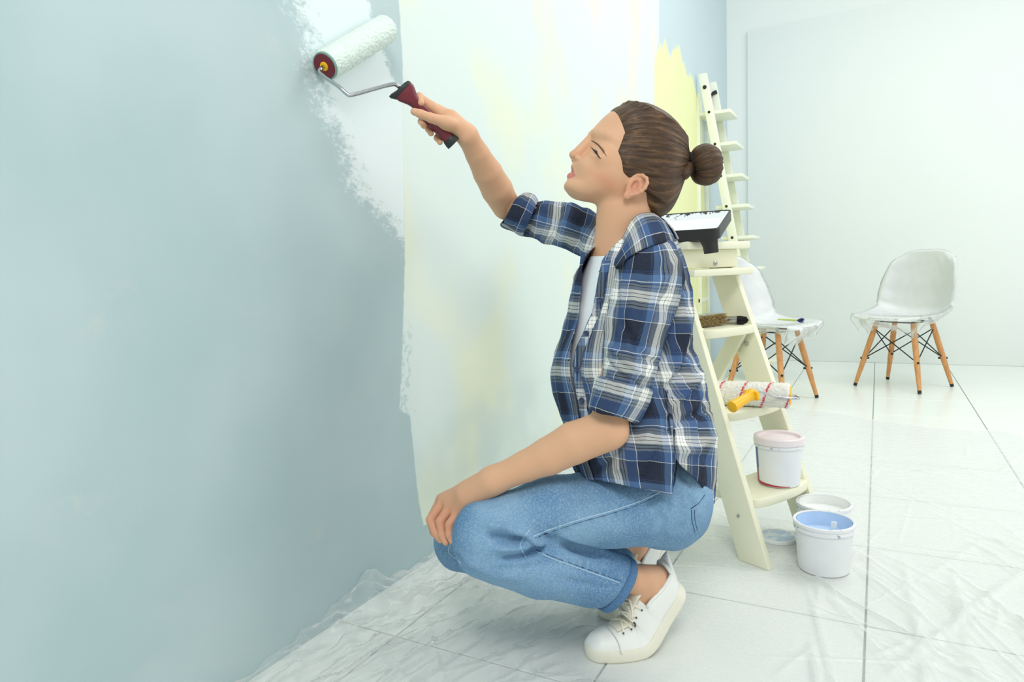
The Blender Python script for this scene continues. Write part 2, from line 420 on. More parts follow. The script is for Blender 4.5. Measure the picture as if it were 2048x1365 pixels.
# ------------------------------------------------------------------ paint tray on the ladder top
def paint_mat(name, c, paint, sc=14, thr=.5, stretch=(1, 1, 1), lo=.04):
    t = NT(name); o = t.coord(); n = t.noise(o, sc, 5, .65, stretch)
    t.set(Base_Color=t.mix(t.smooth(n, thr, thr+lo), c, paint), Roughness=.4); return t.m
def tray_mat():
    t = NT('paint_smeared_tray'); o = t.coord(); sp = t.add('ShaderNodeSeparateXYZ'); t.l.new(o, sp.inputs[0])
    n = t.noise(o, 55, 5, .7, (1, .5, 1)); nn = t.noise(o, 18, 4, .6)
    k = t.math('ADD', t.smooth(sp.outputs[1], .243, .195), t.math('MULTIPLY', t.math('SUBTRACT', n, .5), 1.6))
    t.set(Base_Color=t.mix(t.smooth(k, .35, .42), srgb(46, 46, 46), srgb(240, 243, 246)), Roughness=.35); return t.m
def build_tray():
    mat_b = MAT['black_plastic']
    A, B = at(1436, 459, 1.80), at(1472, 416, 2.02)
    ex = A-at(1330, 455, 1.86); ex[2] = 0; ex /= np.linalg.norm(ex)
    root = empty('paint_tray', tuple(A-ex*.15)); rz = math.atan2(ex[1], ex[0])
    root.rotation_euler = (math.radians(15.5), 0, rz)
    # local frame: X along the near edge, Y to the back, Z up; rim plane at z = 0
    x0, x1, y0, y1 = -.165, .15, 0., .235
    prof = [(0, 0), (.010, 0), (.016, -.008), (.03, -.010), (.12, -.013), (.19, -.016), (.212, -.016), (.220, -.004), (.224, 0), (.235, 0)]
    xs_ = [0, .010, .016, .03]+list(np.linspace(.06, .255, 12))+[.285, .299, .305, .315]
    V = []
    for yy, zz in prof:
        for xx in xs_:
            ed = min(xx, .315-xx); k = min(1, max(0, (ed-.010)/.006)); V.append((x0+xx, y0+yy, zz*k+.0024))
    m = len(xs_)
    Fc = [(i*m+j, i*m+j+1, (i+1)*m+j+1, (i+1)*m+j) for i in range(len(prof)-1) for j in range(m-1)]
    inner = auto_smooth(from_data('basin', V, Fc, tray_mat(), root, True), 35)
    inner['label'] = 'shallow basin smeared with white paint'
    poly = rounded_poly([(x0-.003, y0-.003), (x1+.003, y0-.003), (x1+.003, y1+.003), (x0-.003, y1+.003)], .018)
    n_ = len(poly); cx, cy = (x0+x1)/2, (y0+y1)/2
    low = [(cx+(p[0]-cx)*.95, cy+(p[1]-cy)*.95) for p in poly]
    bot = [(cx+(p[0]-cx)*.86, cy+(p[1]-cy)*.88) for p in poly]
    dz = lambda q: -.028-.020*np.clip((q[1]-.04)/.16, 0, 1)
    V = [(p[0], p[1], .0034) for p in poly]+[(p[0], p[1], -.026) for p in poly]+[(q[0], q[1], -.027) for q in low]+[(q[0], q[1], dz(q)-.006) for q in bot]
    V += [(cx+(p[0]-cx)*.970, cy+(p[1]-cy)*.970, .0034) for p in poly]
    Fc = []
    for r in range(3): Fc += [(r*n_+i, r*n_+(i+1) % n_, (r+1)*n_+(i+1) % n_, (r+1)*n_+i) for i in range(n_)]
    Fc += [(4*n_+i, 4*n_+(i+1) % n_, (i+1) % n_, i) for i in range(n_)]+[tuple(3*n_+i for i in range(n_))]
    auto_smooth(fix_normals(from_data('shell', V, Fc, mat_b, root)), 40)
    for fx in (x1-.024, x0+.024):                  # feet hang over the platform edge
        v, f = tube_data([(fx-.006, y0+.008, -.010), (fx-.004, y0+.006, -.026), (fx, y0+.003, -.045), (fx+.002, y0+.001, -.066)], [.030, .025, .0205, .0195], 18)
        v = [np.array([p[0], y0+.012+(p[1]-y0-.006)*.55, p[2]]) for p in v]
        auto_smooth(fix_normals(from_data('foot', v, f, mat_b, root)), 50)
    tag(root, 'black plastic paint tray with white paint on the stepladder top', 'paint tray')
build_tray()

# ------------------------------------------------------------------ brushes, roller and tub on the treads
BR = np.random.default_rng(5)
def bristles(name, base, du, dv, dw, nu, nv, length, r, mat, parent, jit=.25, spread=.12):
    parts = []
    for i in range(nu):
        for j in range(nv):
            u, v = (i+.5)/nu-.5+BR.normal()*.2/nu, (j+.5)/nv-.5+BR.normal()*.2/nv
            p = base+du*u+dv*v
            d = dw+du/np.linalg.norm(du)*(u*spread+BR.normal()*jit*.2)+dv/np.linalg.norm(dv)*(v*spread+BR.normal()*jit*.2)
            q = p+d/np.linalg.norm(d)*length*(1+BR.normal()*.05)
            parts.append(tube_data([p, (p+q)/2, q], [r, r, r*.5], 4))
    v, f = merge(parts)
    o = from_data(name, v, f, mat, parent, False); o['kind'] = 'stuff'; return o
def bristle_mat(name, a, b):
    t = NT(name); g = t.add('ShaderNodeNewGeometry').outputs['Random Per Island']
    t.set(Base_Color=t.ramp(g, [(0, a), (1, b)]), Roughness=.7); return t.m
MAT['hog'] = bristle_mat('hog_bristle', srgb(110, 84, 48), srgb(226, 204, 150))
MAT['black_bristle'] = bristle_mat('black_bristle', srgb(10, 10, 14), srgb(44, 42, 46))
MAT['blue_bristle'] = bristle_mat('blue_bristle', srgb(30, 40, 90), srgb(60, 80, 150))
e, n, z = LAD['e'], LAD['n'], LAD['z']
def tread_pt(k, along, fwd, up=0.):
    zt = LAD['zs'][k]; return LAD['P0']+e*along-n*(LAD['lean']*zt)+n*fwd+z*(zt+up)
# flat wall brush lying with its bristles to the viewer
def flat_brush():
    c = tread_pt(2, .112, -.052, .0005)
    root = empty('flat_paint_brush', tuple(c)); inv = Matrix.Translation(-root.location)
    box('handle_block', n*-.06+z*.019, (.05, .155, .022), MAT['wood'], root, np.column_stack([n, e, z]), .005)
    bm = bmesh.new(); add_box(bm, tuple(n*-.016+z*.0185), (.048, .170, .034), np.column_stack([n, e, z]), .005)
    # ferrule is an open box of metal
    auto_smooth(from_bm('ferrule', bm, MAT['steel'], root, True))
    bristles('bristles', n*-.004+z*.019, e*.158, z*.028, n, 92, 17, .021, .00065, MAT['hog'], root, .5, .06)
    pts = [n*-.085+z*.02, n*-.12+z*.02, n*-.16+z*.017]
    tube('grip', pts, [.012, .010, .013], MAT['wood'], root, 12)
    tag(root, 'wide flat paint brush with bristly tan hair on the upper tread', 'paint brush')
flat_brush()
def round_brush():
    c = tread_pt(2, .226, -.028, .0135)
    root = empty('small_paint_brush', tuple(c))
    d = e*.35+n*.92; d /= np.linalg.norm(d); a, b, _ = axes_from(d)
    parts = []
    for i in range(150):
        r, th = .0115*math.sqrt(BR.random()), BR.random()*6.283
        p = (a*math.cos(th)+b*math.sin(th))*r; q = p*(1.15-.3*(r/.0115))+d*(.036-.008*(r/.0115))
        parts.append(tube_data([p, (p*1.2+q)/2, q], [.0010, .0010, .0004], 4))
    v, f = merge(parts); o = from_data('bristles', v, f, MAT['black_bristle'], root, False); o['kind'] = 'stuff'
    tube('ferrule', [-d*.03, d*.004], .0118, MAT['steel'], root, 18)
    tube('handle', [-d*.03, -d*.05, -d*.10], [.009, .0085, .006], MAT['wood'], root, 12)
    tag(root, 'small paint brush with black bristles beside the flat brush', 'paint brush')
round_brush()
# yellow handled roller with red striped sleeve
def fleece_mat():
    t = NT('striped_fleece'); o = t.coord('UV'); sp = t.add('ShaderNodeSeparateXYZ'); t.l.new(o, sp.inputs[0])
    nz = t.noise(o, 240, 3)
    s = t.math('ADD', sp.outputs[0], t.math('MULTIPLY', t.math('SUBTRACT', nz, .5), .012))
    v = t.math('FRACT', t.math('DIVIDE', t.math('ADD', s, t.math('MULTIPLY', sp.outputs[1], .0)), .062))
    m = t.math('MULTIPLY', t.smooth(v, .02, .05), t.smooth(v, .15, .12))
    g2 = t.math('MULTIPLY', t.smooth(v, .17, .19), t.smooth(v, .22, .20))
    c = t.mix(t.math('MULTIPLY', m, t.smooth(nz, .38, .48)), srgb(240, 238, 228), srgb(214, 70, 92))
    c = t.mix(t.math('MULTIPLY', g2, .4), c, srgb(150, 165, 160))
    t.set(Base_Color=c, Roughness=.9, Specular_IOR_Level=.1); return t.m
def fuzzy_cylinder(name, a, b, r, mat, parent, seed=1, amp=.0012, helix=0., hole=.012):
    rng = np.random.default_rng(seed); ax, ay, d = axes_from(np.asarray(b)-np.asarray(a)); L = np.linalg.norm(np.asarray(b)-np.asarray(a))
    nl, nc = int(L/.0028), 96
    rows = [(0, hole), (0, r*.8)]+[(L*k/nl, None) for k in range(nl+1)]+[(L, r*.8), (L, hole)]
    V, uv = [], []
    for s, rr in rows:
        edge = min(s, L-s); base = r-.004*max(0, 1-edge/.006)**2
        rad = np.full(nc, rr) if rr is not None else base+rng.normal(0, amp, nc)
        for k in range(nc):
            th = 2*math.pi*k/nc; V.append(np.asarray(a)+d*s+(ax*math.cos(th)+ay*math.sin(th))*rad[k]); uv.append((s+helix*k/nc, k/nc*2*math.pi*r))
    m = len(rows)
    Fc = [(i*nc+k, i*nc+(k+1) % nc, (i+1)*nc+(k+1) % nc, (i+1)*nc+k) for i in range(m-1) for k in range(nc)]
    return from_data(name, V, Fc, mat, parent, True, uv)
def yellow_roller():
    b = at(1580, 770, 1.83); a = at(1412, 772, 1.93); zc = tread_pt(1, 0, 0, .0345)[2]; a[2] = zc; b[2] = zc; e = (b-a)/np.linalg.norm(b-a); n = np.array([e[1], -e[0], 0])
    root = empty('yellow_paint_roller', tuple(tread_pt(1, .13, -.06, 0)))
    inv = Matrix.Translation(-root.location)
    o = fuzzy_cylinder('sleeve', a, b, .0335, fleece_mat(), root, 3, .0011, helix=.062, hole=.019); o.data.transform(inv)
    o['label'] = 'white fleece sleeve with red stripes'
    ax, ay, d = axes_from(e)
    v, f = lathe_data([(0, .004), (.006, .004), (.008, .002), (.024, .002), (.026, 0), (.026, -.004), (0, -.004)], 32)
    v = [b+ax*p[0]+ay*p[1]+d*(p[2]+.001) for p in v]
    auto_smooth(from_data('end_cap', v, f, MAT['yellow_plastic'], root), 40).data.transform(inv)
    # rod bends round the end and comes back to the handle in front
    h0 = at(1508, 787, 1.765); h1 = at(1463, 815, 1.715)
    rod = [b+e*.001, b+e*.016, b+e*.022+n*.006+z*-.003, b+e*.018+n*.032-z*.001, b-e*.03+n*.045+z*.004, h0+(h0-h1)*.10+z*.002, h0]
    rod = catmull(rod, 40)
    tube('rod', list(rod), .0032, MAT['steel'], root, 10).data.transform(inv)
    hd = (h1-h0); L = np.linalg.norm(hd); hd = hd/L
    pts = [h0+hd*L*t for t in (-.02, .04, .10, .2, .3, .45, .7, .92, .985, 1)]
    o = tube('handle', pts, [.008, .015, .0165, .0155, .0125, .0125, .0138, .0152, .0152, .013], MAT['yellow_plastic'], root, 24); o.data.transform(inv)
    g = box('guard', h0+hd*.012, (.012, .045, .026), MAT['yellow_plastic'], root, np.column_stack(axes_from(hd))[:, [2, 0, 1]], .005); g.data.transform(inv)
    tag(root, 'yellow handled paint roller with red striped sleeve on the middle tread', 'paint roller')
yellow_roller()

# ------------------------------------------------------------------ paint tubs
def speck_mat(name, base, spot, thr=.62, sc=90):
    t = NT(name); o = t.coord(); a = t.noise(o, sc, 3, .6); b = t.noise(o, sc*.25, 3)
    m = t.math('MULTIPLY', t.smooth(a, thr, thr+.03), t.smooth(b, .45, .55))
    t.set(Base_Color=t.mix(t.math('MULTIPLY', m, .75), base, spot), Roughness=.38); return t.m
MAT['tub_rim'] = speck_mat('paint_spotted_rim', srgb(238, 240, 242), srgb(120, 140, 170))
MAT['pink_lid'] = speck_mat('pink_tinged_lid', srgb(240, 228, 231), srgb(198, 120, 142), .66, 45)
MAT['blue_paint'] = simple('blue_paint', srgb(196, 219, 246), .25, var=.08, scale=25, bump=.1)
MAT['pale_paint'] = simple('pale_paint', srgb(238, 240, 238), .3, var=.03)
MAT['label_blue'] = simple('label_blue', srgb(62, 84, 160), .4)
MAT['label_red'] = simple('label_red', srgb(176, 40, 56), .4)
def tub(name, x, y, r, h, z0=0., paint=None, level=.8):
    root = empty(name, (x, y, z0)); rb = r*.86
    lathe('tub_body', [(0, .001), (rb-.003, .001), (rb, .004), (r*.975, h*.84), (r*.975, h*.99), (r*.975-.0022, h*.99), (rb-.002, .006), (0, .006)], MAT['white_plastic'], root, 64)
    lathe('rim', [(r*.978, h*.83), (r*1.03, h*.835), (r*1.035, h*.86), (r*1.005, h*.865), (r*1.0, h*.93), (r*1.045, h*.935), (r*1.05, h*.985), (r*1.03, h), (r*.985, h), (r*.975, h*.985)], MAT['tub_rim'], root, 64)
    if paint:
        rl = rb+(r*.975-rb)*level/.84-.0026
        v, f = lathe_data([(0, level*h), (rl*.5, level*h+.0008), (rl, level*h)], 64)
        auto_smooth(from_data('paint', v, f, paint, root), 60)
        ri = lambda q: (rb-.002)+(r*.975-.0022-rb+.002)*(q*h-.006)/(h*.984)-.0007
        v, f = lathe_data([(ri(level)+.0002, level*h-.001), (ri(.985), h*.985)], 64)
        auto_smooth(from_data('paint_film', v, f, paint, root), 60)
    return root
bpt = at(1648, 1040, 1.71); R1 = .0695
tb = tub('paint_bucket', bpt[0], bpt[1], R1, bpt[2], 0, MAT['blue_paint'], .72)
tag(tb, 'open white bucket of pale blue paint on the floor, in front', 'bucket')
bm = bmesh.new(); add_box(bm, (.022, .012, .112), (.014, .006, .02), None, .003)
o = auto_smooth(from_bm('paint_drip', bm, MAT['pale_paint'], tb, True))
b2 = at(1648, 1004, 1.835)
tb2 = tub('paint_bucket', b2[0], b2[1], .0675, b2[2], 0, MAT['pale_paint'], .80)
tag(tb2, 'open bucket of white paint half hidden behind the blue paint bucket', 'bucket')
# tub with pinkish lid standing on the lowest tread
tp = tread_pt(0, .192, -.030, .0)
t3 = tub('lidded_paint_tub', tp[0], tp[1], .0595, .122, tp[2], None)
lathe('lid', [(0, .1205), (.050, .1205), (.0515, .127), (.0575, .129), (.0625, .127), (.0632, .112), (.061, .111), (.0608, .118), (0, .1185)], MAT['pink_lid'], t3, 64)['label'] = 'pink tinged snap lid'
ca = math.atan2(-(tp[1]-CAM[1]), -(tp[0]-CAM[0]))
def wrap(name, a0, a1, za0, za1, zb0, zb1, mat, tilt=0.):
    V, Fc = [], []; N = 40; rb, r = .0595*.86, .0595*.975
    for k in range(N+1):
        t = k/N; a = a0+(a1-a0)*t
        for zz in (za0+(zb0-za0)*t, za1+(zb1-za1)*t):
            rr = rb+(r-rb)*zz/(.122*.84)+.0006; V.append((rr*math.cos(a), rr*math.sin(a), zz))
    Fc = [(2*k, 2*k+2, 2*k+3, 2*k+1) for k in range(N)]
    return fix_normals(from_data(name, V, Fc, mat, t3, True))
# the back-left side of the tub carries a printed blue and red label
wrap('label_panel', ca-2.7, ca-1.12, .042, .0995, .046, .0995, MAT['label_blue'])
wrap('label_band', ca-2.7, ca-1.18, .006, .042, .006, .046, MAT['label_red'])
wrap('label_edge', ca-1.18, ca+.55, .004, .012, .004, .0055, MAT['label_red'])
t3.scale = (1.06, 1.06, 1.06)
tag(t3, 'white paint tub with pink tinged lid on the lowest tread', 'paint tub')
lp = on_floor(1556, 1078)
lid = empty('bucket_lid', (lp[0], lp[1], 0))
lathe('disc', [(0, .009), (.044, .009), (.046, .0105), (.0485, .0105), (.050, .008), (.050, .001), (.047, .0), (0, .002)], MAT['tub_rim'], lid, 56)
lathe('paint_smear', [(0, .0098), (.030, .0099), (.0435, .0094)], paint_mat('blue_smear', srgb(222, 230, 236), srgb(176, 198, 222), 40, .38, (1, 1, 1), .2), lid, 56)
tag(lid, 'round white lid smeared with pale blue paint on the floor', 'lid')

# ================================================================== white ladder behind
def white_ladder():
    d0 = 4.42; T0 = at(1408, 146, d0); zt = T0[2]
    root = empty('tall_stepladder', (T0[0]+.1, T0[1]+.15, 0)); inv = Matrix.Translation(-root.location)
    wm = MAT['white_paint_wood']; W = .30
    X0, Y0 = T0[0]-.012, T0[1]
    lean = .172
    X = lambda zz: X0+lean*(zt-zz)
    ex, ey, ez = np.eye(3)
    def fin(o): o.data.transform(inv); return o
    for k, (yy, top) in enumerate(((Y0, zt), (Y0+W, zt+.01))):
        poly = [(X(0)-.028, 0), (X(0)+.028, 0), (X(top)+.028, top), (X(top)-.028, top)]
        fin(prism('side_rail', poly, ex, ez, ey, (0, yy, 0), 0, .024, wm, root, .003))
        xr = X(zt)-.045
        poly = [(xr-.02, 0), (xr+.02, 0), (xr+.02, zt-.14), (xr-.02, zt-.14)]
        fin(prism('rear_leg', poly, ex, ez, ey, (0, yy+.03*(1 if k == 0 else -1), 0), 0, .02, wm, root, .003))
    zs = [at(1417, 221, d0)[2], at(1428, 285, d0)[2], at(1438, 349, d0)[2], at(1448, 410, d0)[2]]
    st = (zs[0]-zs[3])/3; zs += [zs[3]-st*k for k in range(1, 6) if zs[3]-st*k > .1]
    for k, zz in enumerate(zs):
        x0, x1 = X(zz)-.075, X(zz)+.13
        fin(box('tread', ((x0+x1)/2, Y0+W/2+.012, zz-.009), (x1-x0, W-.03, .022), wm, root, None, .004))
        for yy in (Y0-.0005,):
            a = np.array([X(zz), yy, zz-.008])
            v, f = lathe_data([(0, .004), (.008, .003), (.009, 0), (0, 0)], 14)
            v = [a+np.array([p[0], -p[2], p[1]]) for p in v]
            fin(fix_normals(from_data('bolt', v, f, MAT['black_metal'], root)))
    a = np.array([X(zt-.09), Y0-.0005, zt-.09]); v, f = lathe_data([(0, .005), (.012, .004), (.013, 0), (0, 0)], 16)
    fin(fix_normals(from_data('bolt', [a+np.array([p[0], -p[2], p[1]]) for p in v], f, MAT['black_metal'], root)))
    hx = X(zt-.12)+.0; yy = Y0+W-.004
    fin(tube('hook', list(catmull([(hx+.012, yy, zt-.06), (hx-.02, yy-.006, zt-.075), (hx-.028, yy-.01, zt-.12), (hx-.028, yy-.01, zt-.15)], 14)), [.013]*4+[.008]*10, MAT['black_metal'], root, 10))
    for zz in (zs[6] if len(zs) > 6 else .5, .3, 1.1):
        fin(box('rear_rung', (X(zt)-.045, Y0+W/2+.01, zz-.01), (.022, W-.04, .03), wm, root, None, .003))
    tag(root, 'tall white stepladder with black bolts by the far corner', 'stepladder')
white_ladder()

# ================================================================== shell chairs under plastic film
def shell_point(u, v):
    """u -1..1 across, v 0 (front lip) .. 1 (top of back): local x, y(front = -), z"""
    prof = np.array([(-.225, .415), (-.20, .432), (-.13, .425), (-.02, .412), (.09, .415), (.150, .450), (.182, .52), (.205, .62), (.228, .74), (.240, .815)])
    wid = np.array([.165, .205, .228, .232, .225, .222, .226, .214, .188, .152])
    lift = np.array([.0, .004, .018, .038, .060, .06, .045, .028, .014, .004])
    fwd = np.array([.0, .0, .0, .0, .02, .05, .065, .06, .04, .012])
    t = v*(len(prof)-1); i = min(int(t), len(prof)-2); f = t-i
    def cr(A):
        A = np.asarray(A, float); p0, p1, p2, p3 = A[max(i-1, 0)], A[i], A[i+1], A[min(i+2, len(A)-1)]
        return .5*(2*p1+(p2-p0)*f+(2*p0-5*p1+4*p2-p3)*f*f+(3*p1-p0-3*p2+p3)*f**3)
    p = cr(prof); w_ = cr(wid); l = cr(lift); fw = cr(fwd); c = abs(u)**2.2
    # round the corners of the outline at the lip and the crown
    yy = p[0]+.05*(abs(u)**3)*(1 if v < .12 else 0)*(1-v/.12)
    zz = p[1]+l*c-(.050*abs(u)**4*((v-.80)/.20)**2 if v > .80 else 0)
    return np.array([w_*u, yy-fw*c, zz])
MAT['chair_shell'] = simple('white_chair_shell', srgb(240, 243, 243), .3)
def film_mat(name, alpha=.30, gloss=.5, rough=.12, bscale=14, bstr=.5, tint=(1, 1, 1, 1), milky=.35):
    t = NT(name); o = t.coord()
    n1 = t.noise(o, bscale, 6, .62, (1, 1.5, 1)); n2 = t.noise(o, bscale*4, 4, .6)
    h = t.math('ADD', n1, t.math('MULTIPLY', n2, .3))
    bp = t.add('ShaderNodeBump'); t.put(bp, 'Height', h); bp.inputs['Strength'].default_value = bstr; bp.inputs['Distance'].default_value = .02
    tr = t.add('ShaderNodeBsdfTransparent'); tr.inputs[0].default_value = tint
    gl = t.add('ShaderNodeBsdfGlossy'); gl.inputs[1].default_value = rough; t.l.new(bp.outputs[0], gl.inputs['Normal'])
    df = t.add('ShaderNodeBsdfTranslucent'); df2 = t.add('ShaderNodeBsdfDiffuse'); df2.inputs[0].default_value = (.95, .97, .97, 1)
    fr = t.add('ShaderNodeFresnel'); fr.inputs[0].default_value = 1.45
    m0 = t.add('ShaderNodeMixShader'); m0.inputs[0].default_value = .82; t.l.new(df.outputs[0], m0.inputs[1]); t.l.new(df2.outputs[0], m0.inputs[2])
    lw = t.add('ShaderNodeLayerWeight'); lw.inputs[0].default_value = .5; t.l.new(bp.outputs[0], lw.inputs['Normal'])
    milk = t.math('MULTIPLY_ADD', t.math('POWER', lw.outputs['Facing'], 3.5), milky, alpha, True)     # longer way through the film where it is seen edge on
    m1 = t.add('ShaderNodeMixShader'); t.put(m1, 0, milk); t.l.new(tr.outputs[0], m1.inputs[1]); t.l.new(m0.outputs[0], m1.inputs[2])
    m2 = t.add('ShaderNodeMixShader'); t.put(m2, 0, t.math('MULTIPLY', fr.outputs[0], gloss*2, None, True)); t.l.new(m1.outputs[0], m2.inputs[1]); t.l.new(gl.outputs[0], m2.inputs[2])
    t.l.new(m2.outputs[0], t.out.inputs[0]); return t.m
MAT['film'] = film_mat('clear_plastic_film', .08, .32, .10, 14, .5)
def build_chair():
    root = empty('shell_chair')
    NU, NV = 24, 48
    V = [shell_point(-1+2*i/NU, j/NV) for j in range(NV+1) for i in range(NU+1)]
    Fc = [(j*(NU+1)+i, j*(NU+1)+i+1, (j+1)*(NU+1)+i+1, (j+1)*(NU+1)+i) for j in range(NV) for i in range(NU)]
    o = from_data('seat_shell', V, Fc, MAT['chair_shell'], root)
    m = o.modifiers.new('thick', 'SOLIDIFY'); m.thickness = .007; m.offset = 0
    feet = [(-.1935, -.175), (.1935, -.175), (-.1935, .175), (.1935, .175)]
    tops, legs = [], []
    for fx, fy in feet:
        a = np.array([fx*.56, fy*.56, .392]); b = np.array([fx, fy, .004]); d = b-a
        pts = [a+d*t for t in (0, .02, .25, .6, .96)]
        lg = tube('leg', pts, [.0135, .015, .0165, .0155, .0105], MAT['wood'], root, 14)
        tube('foot_cap', [a+d*.955, b], [.0108, .0104], MAT['black_metal'], lg, 12)
        tube('bracket', [np.array([fx*.50, fy*.50, .418]), a-d*.005, a+d*.06], [.009, .010, .0085], MAT['black_metal'], root, 10)
        legs.append((a, d))
    def P(k, t): return legs[k][0]+legs[k][1]*t
    for k1, k2 in ((0, 1), (1, 3), (3, 2), (2, 0)):
        tube('brace_wire', [P(k1, .10), P(k2, .56)], .0034, MAT['black_metal'], root, 8)
        tube('brace_wire', [P(k2, .10), P(k1, .56)], .0034, MAT['black_metal'], root, 8)
        tube('seat_wire', [P(k1, -.01), P(k2, -.01)], .004, MAT['black_metal'], root, 8)
    for k in range(4):
        q = P(k, .56); d = q*np.array([1, 1, 0]); d /= np.linalg.norm(d)
        tube('brace_bolt', [q-d*.026, q+d*.022], .0062, MAT['black_metal'], root, 10)
    return root
def copy_tree(o, parent=None):
    c = o.copy(); col.objects.link(c); c.parent = parent
    for ch in list(o.children): copy_tree(ch, c)
    return c
def plastic_cover(seed, drop):
    rng = np.random.default_rng(seed)
    ph = rng.random(12)*6.28
    root_v, Fc = [], []
    NU, NV = 24, 48
    # outline loop of the shell, then film: over the shell and hanging skirt under the seat rim
    for j in range(NV+1):
        for i in range(NU+1):
            p = shell_point(-1+2*i/NU, j/NV)
            up = .0075+.006*abs(math.sin(i*.9+ph[0]+j*.35))*abs(math.sin(j*.5+ph[1]))
            nrm = np.array([0, -math.sin(min(1, max(0, (j/NV-.42)*5))*1.35), math.cos(min(1, max(0, (j/NV-.42)*5))*1.35)])
            root_v.append(p+nrm*up)
    Fc = [(j*(NU+1)+i, j*(NU+1)+i+1, (j+1)*(NU+1)+i+1, (j+1)*(NU+1)+i) for j in range(NV) for i in range(NU)]
    rim = [j*(NU+1) for j in range(int(NV*.52), -1, -1)]+list(range(1, NU))+[j*(NU+1)+NU for j in range(0, int(NV*.52)+1)]
    pr = rim; L = len(rim)
    for s in range(1, 7):
        base = len(root_v); new = []
        for q, idx in enumerate(rim):
            p = root_v[idx]; c = np.array([0, -.03, 0]); out = (p-c)*np.array([1, 1, 0]); out /= np.linalg.norm(out)
            wv = math.sin(q*.55+ph[2])+.6*math.sin(q*1.3+ph[3])
            dr = drop*(1+.35*math.sin(q*.21+ph[4]))*s/6
            new.append(len(root_v))
            root_v.append(p+out*(.010*math.sin(s*.9)+.010*wv*s/6-.035*(s/6)**2)-np.array([0, 0, dr]))
        for q in range(L-1): Fc.append((pr[q], pr[q+1], new[q+1], new[q]))
        pr = new
    rim2 = [j*(NU+1) for j in range(int(NV*.52), NV+1)]+[NV*(NU+1)+i for i in range(1, NU)]+[j*(NU+1)+NU for j in range(NV, int(NV*.52)-1, -1)]
    pr = rim2; L = len(rim2)
    for s in range(1, 5):
        new = []
        for q, idx in enumerate(rim2):
            p = root_v[idx]; k = s/4; wv = math.sin(q*.8+ph[5])
            new.append(len(root_v)); cen = np.array([0, .20, .62]); out = (p-cen)*np.array([1, 0, 1]); out /= np.linalg.norm(out)
            root_v.append(p+out*(.012*math.sin(k*2.2))+np.array([0, .05*k+.005*wv*k, 0])+out*np.array([1, 0, 1])*(-.02*k))
        for q in range(L-1): Fc.append((pr[q], pr[q+1], new[q+1], new[q]))
        pr = new
    o = from_data('plastic_cover', root_v, Fc, MAT['film'])
    return o
ch = build_chair()
ch2 = copy_tree(ch)
ch.location = (.138, 4.666, 0); ch.rotation_euler[2] = math.radians(-30.7)
ch2.location = (-.528, 4.03, 0); ch2.rotation_euler[2] = math.radians(69.6)
tag(ch, 'white shell chair with wooden legs standing alone by the far wall', 'chair', 'white shell chairs')
tag(ch2, 'white shell chair half hidden behind the cream stepladder', 'chair', 'white shell chairs')
for c_, sd, dr, lb in ((ch, 2, .085, 'clear plastic film over the chair standing alone'), (ch2, 7, .075, 'clear plastic film over the chair behind the stepladder')):
    pc = plastic_cover(sd, dr); pc.location = c_.location; pc.rotation_euler = c_.rotation_euler
    tag(pc, lb, 'plastic film', 'clear films over the chairs')
def chair_brush():
    a = np.array(at(1556, 634.5, 3.86)); b = np.array(at(1602, 633, 3.72))
    zt = .452; a[2] = zt; b[2] = zt
    root = empty('blue_tipped_brush', tuple((a+b)/2)); inv = Matrix.Translation(-root.location); d = (b-a)/np.linalg.norm(b-a)
    tube('handle', [a, a+(b-a)*.5, b-d*.03], [.004, .006, .006], simple('lime_handle', srgb(190, 205, 110), .4), root, 10).data.transform(inv)
    parts = []; p0, p1, _ = axes_from(d)
    for i in range(90):
        r, th = .016*math.sqrt(BR.random()), BR.random()*6.28
        p = b-d*.02+(p0*math.cos(th)+p1*math.sin(th))*r*.35; q = b+d*.015*BR.random()+(p0*math.cos(th)+p1*math.sin(th))*r
        q[2] = max(q[2], zt-.01)
        parts.append(tube_data([p, q], [.0012, .0008], 4))
    v, f = merge(parts); o = from_data('bristles', v, f, MAT['blue_bristle'], root, False); o.data.transform(inv); o['kind'] = 'stuff'
    tag(root, 'thin paint brush with blue bristles lying on the film covered chair', 'paint brush')
chair_brush()

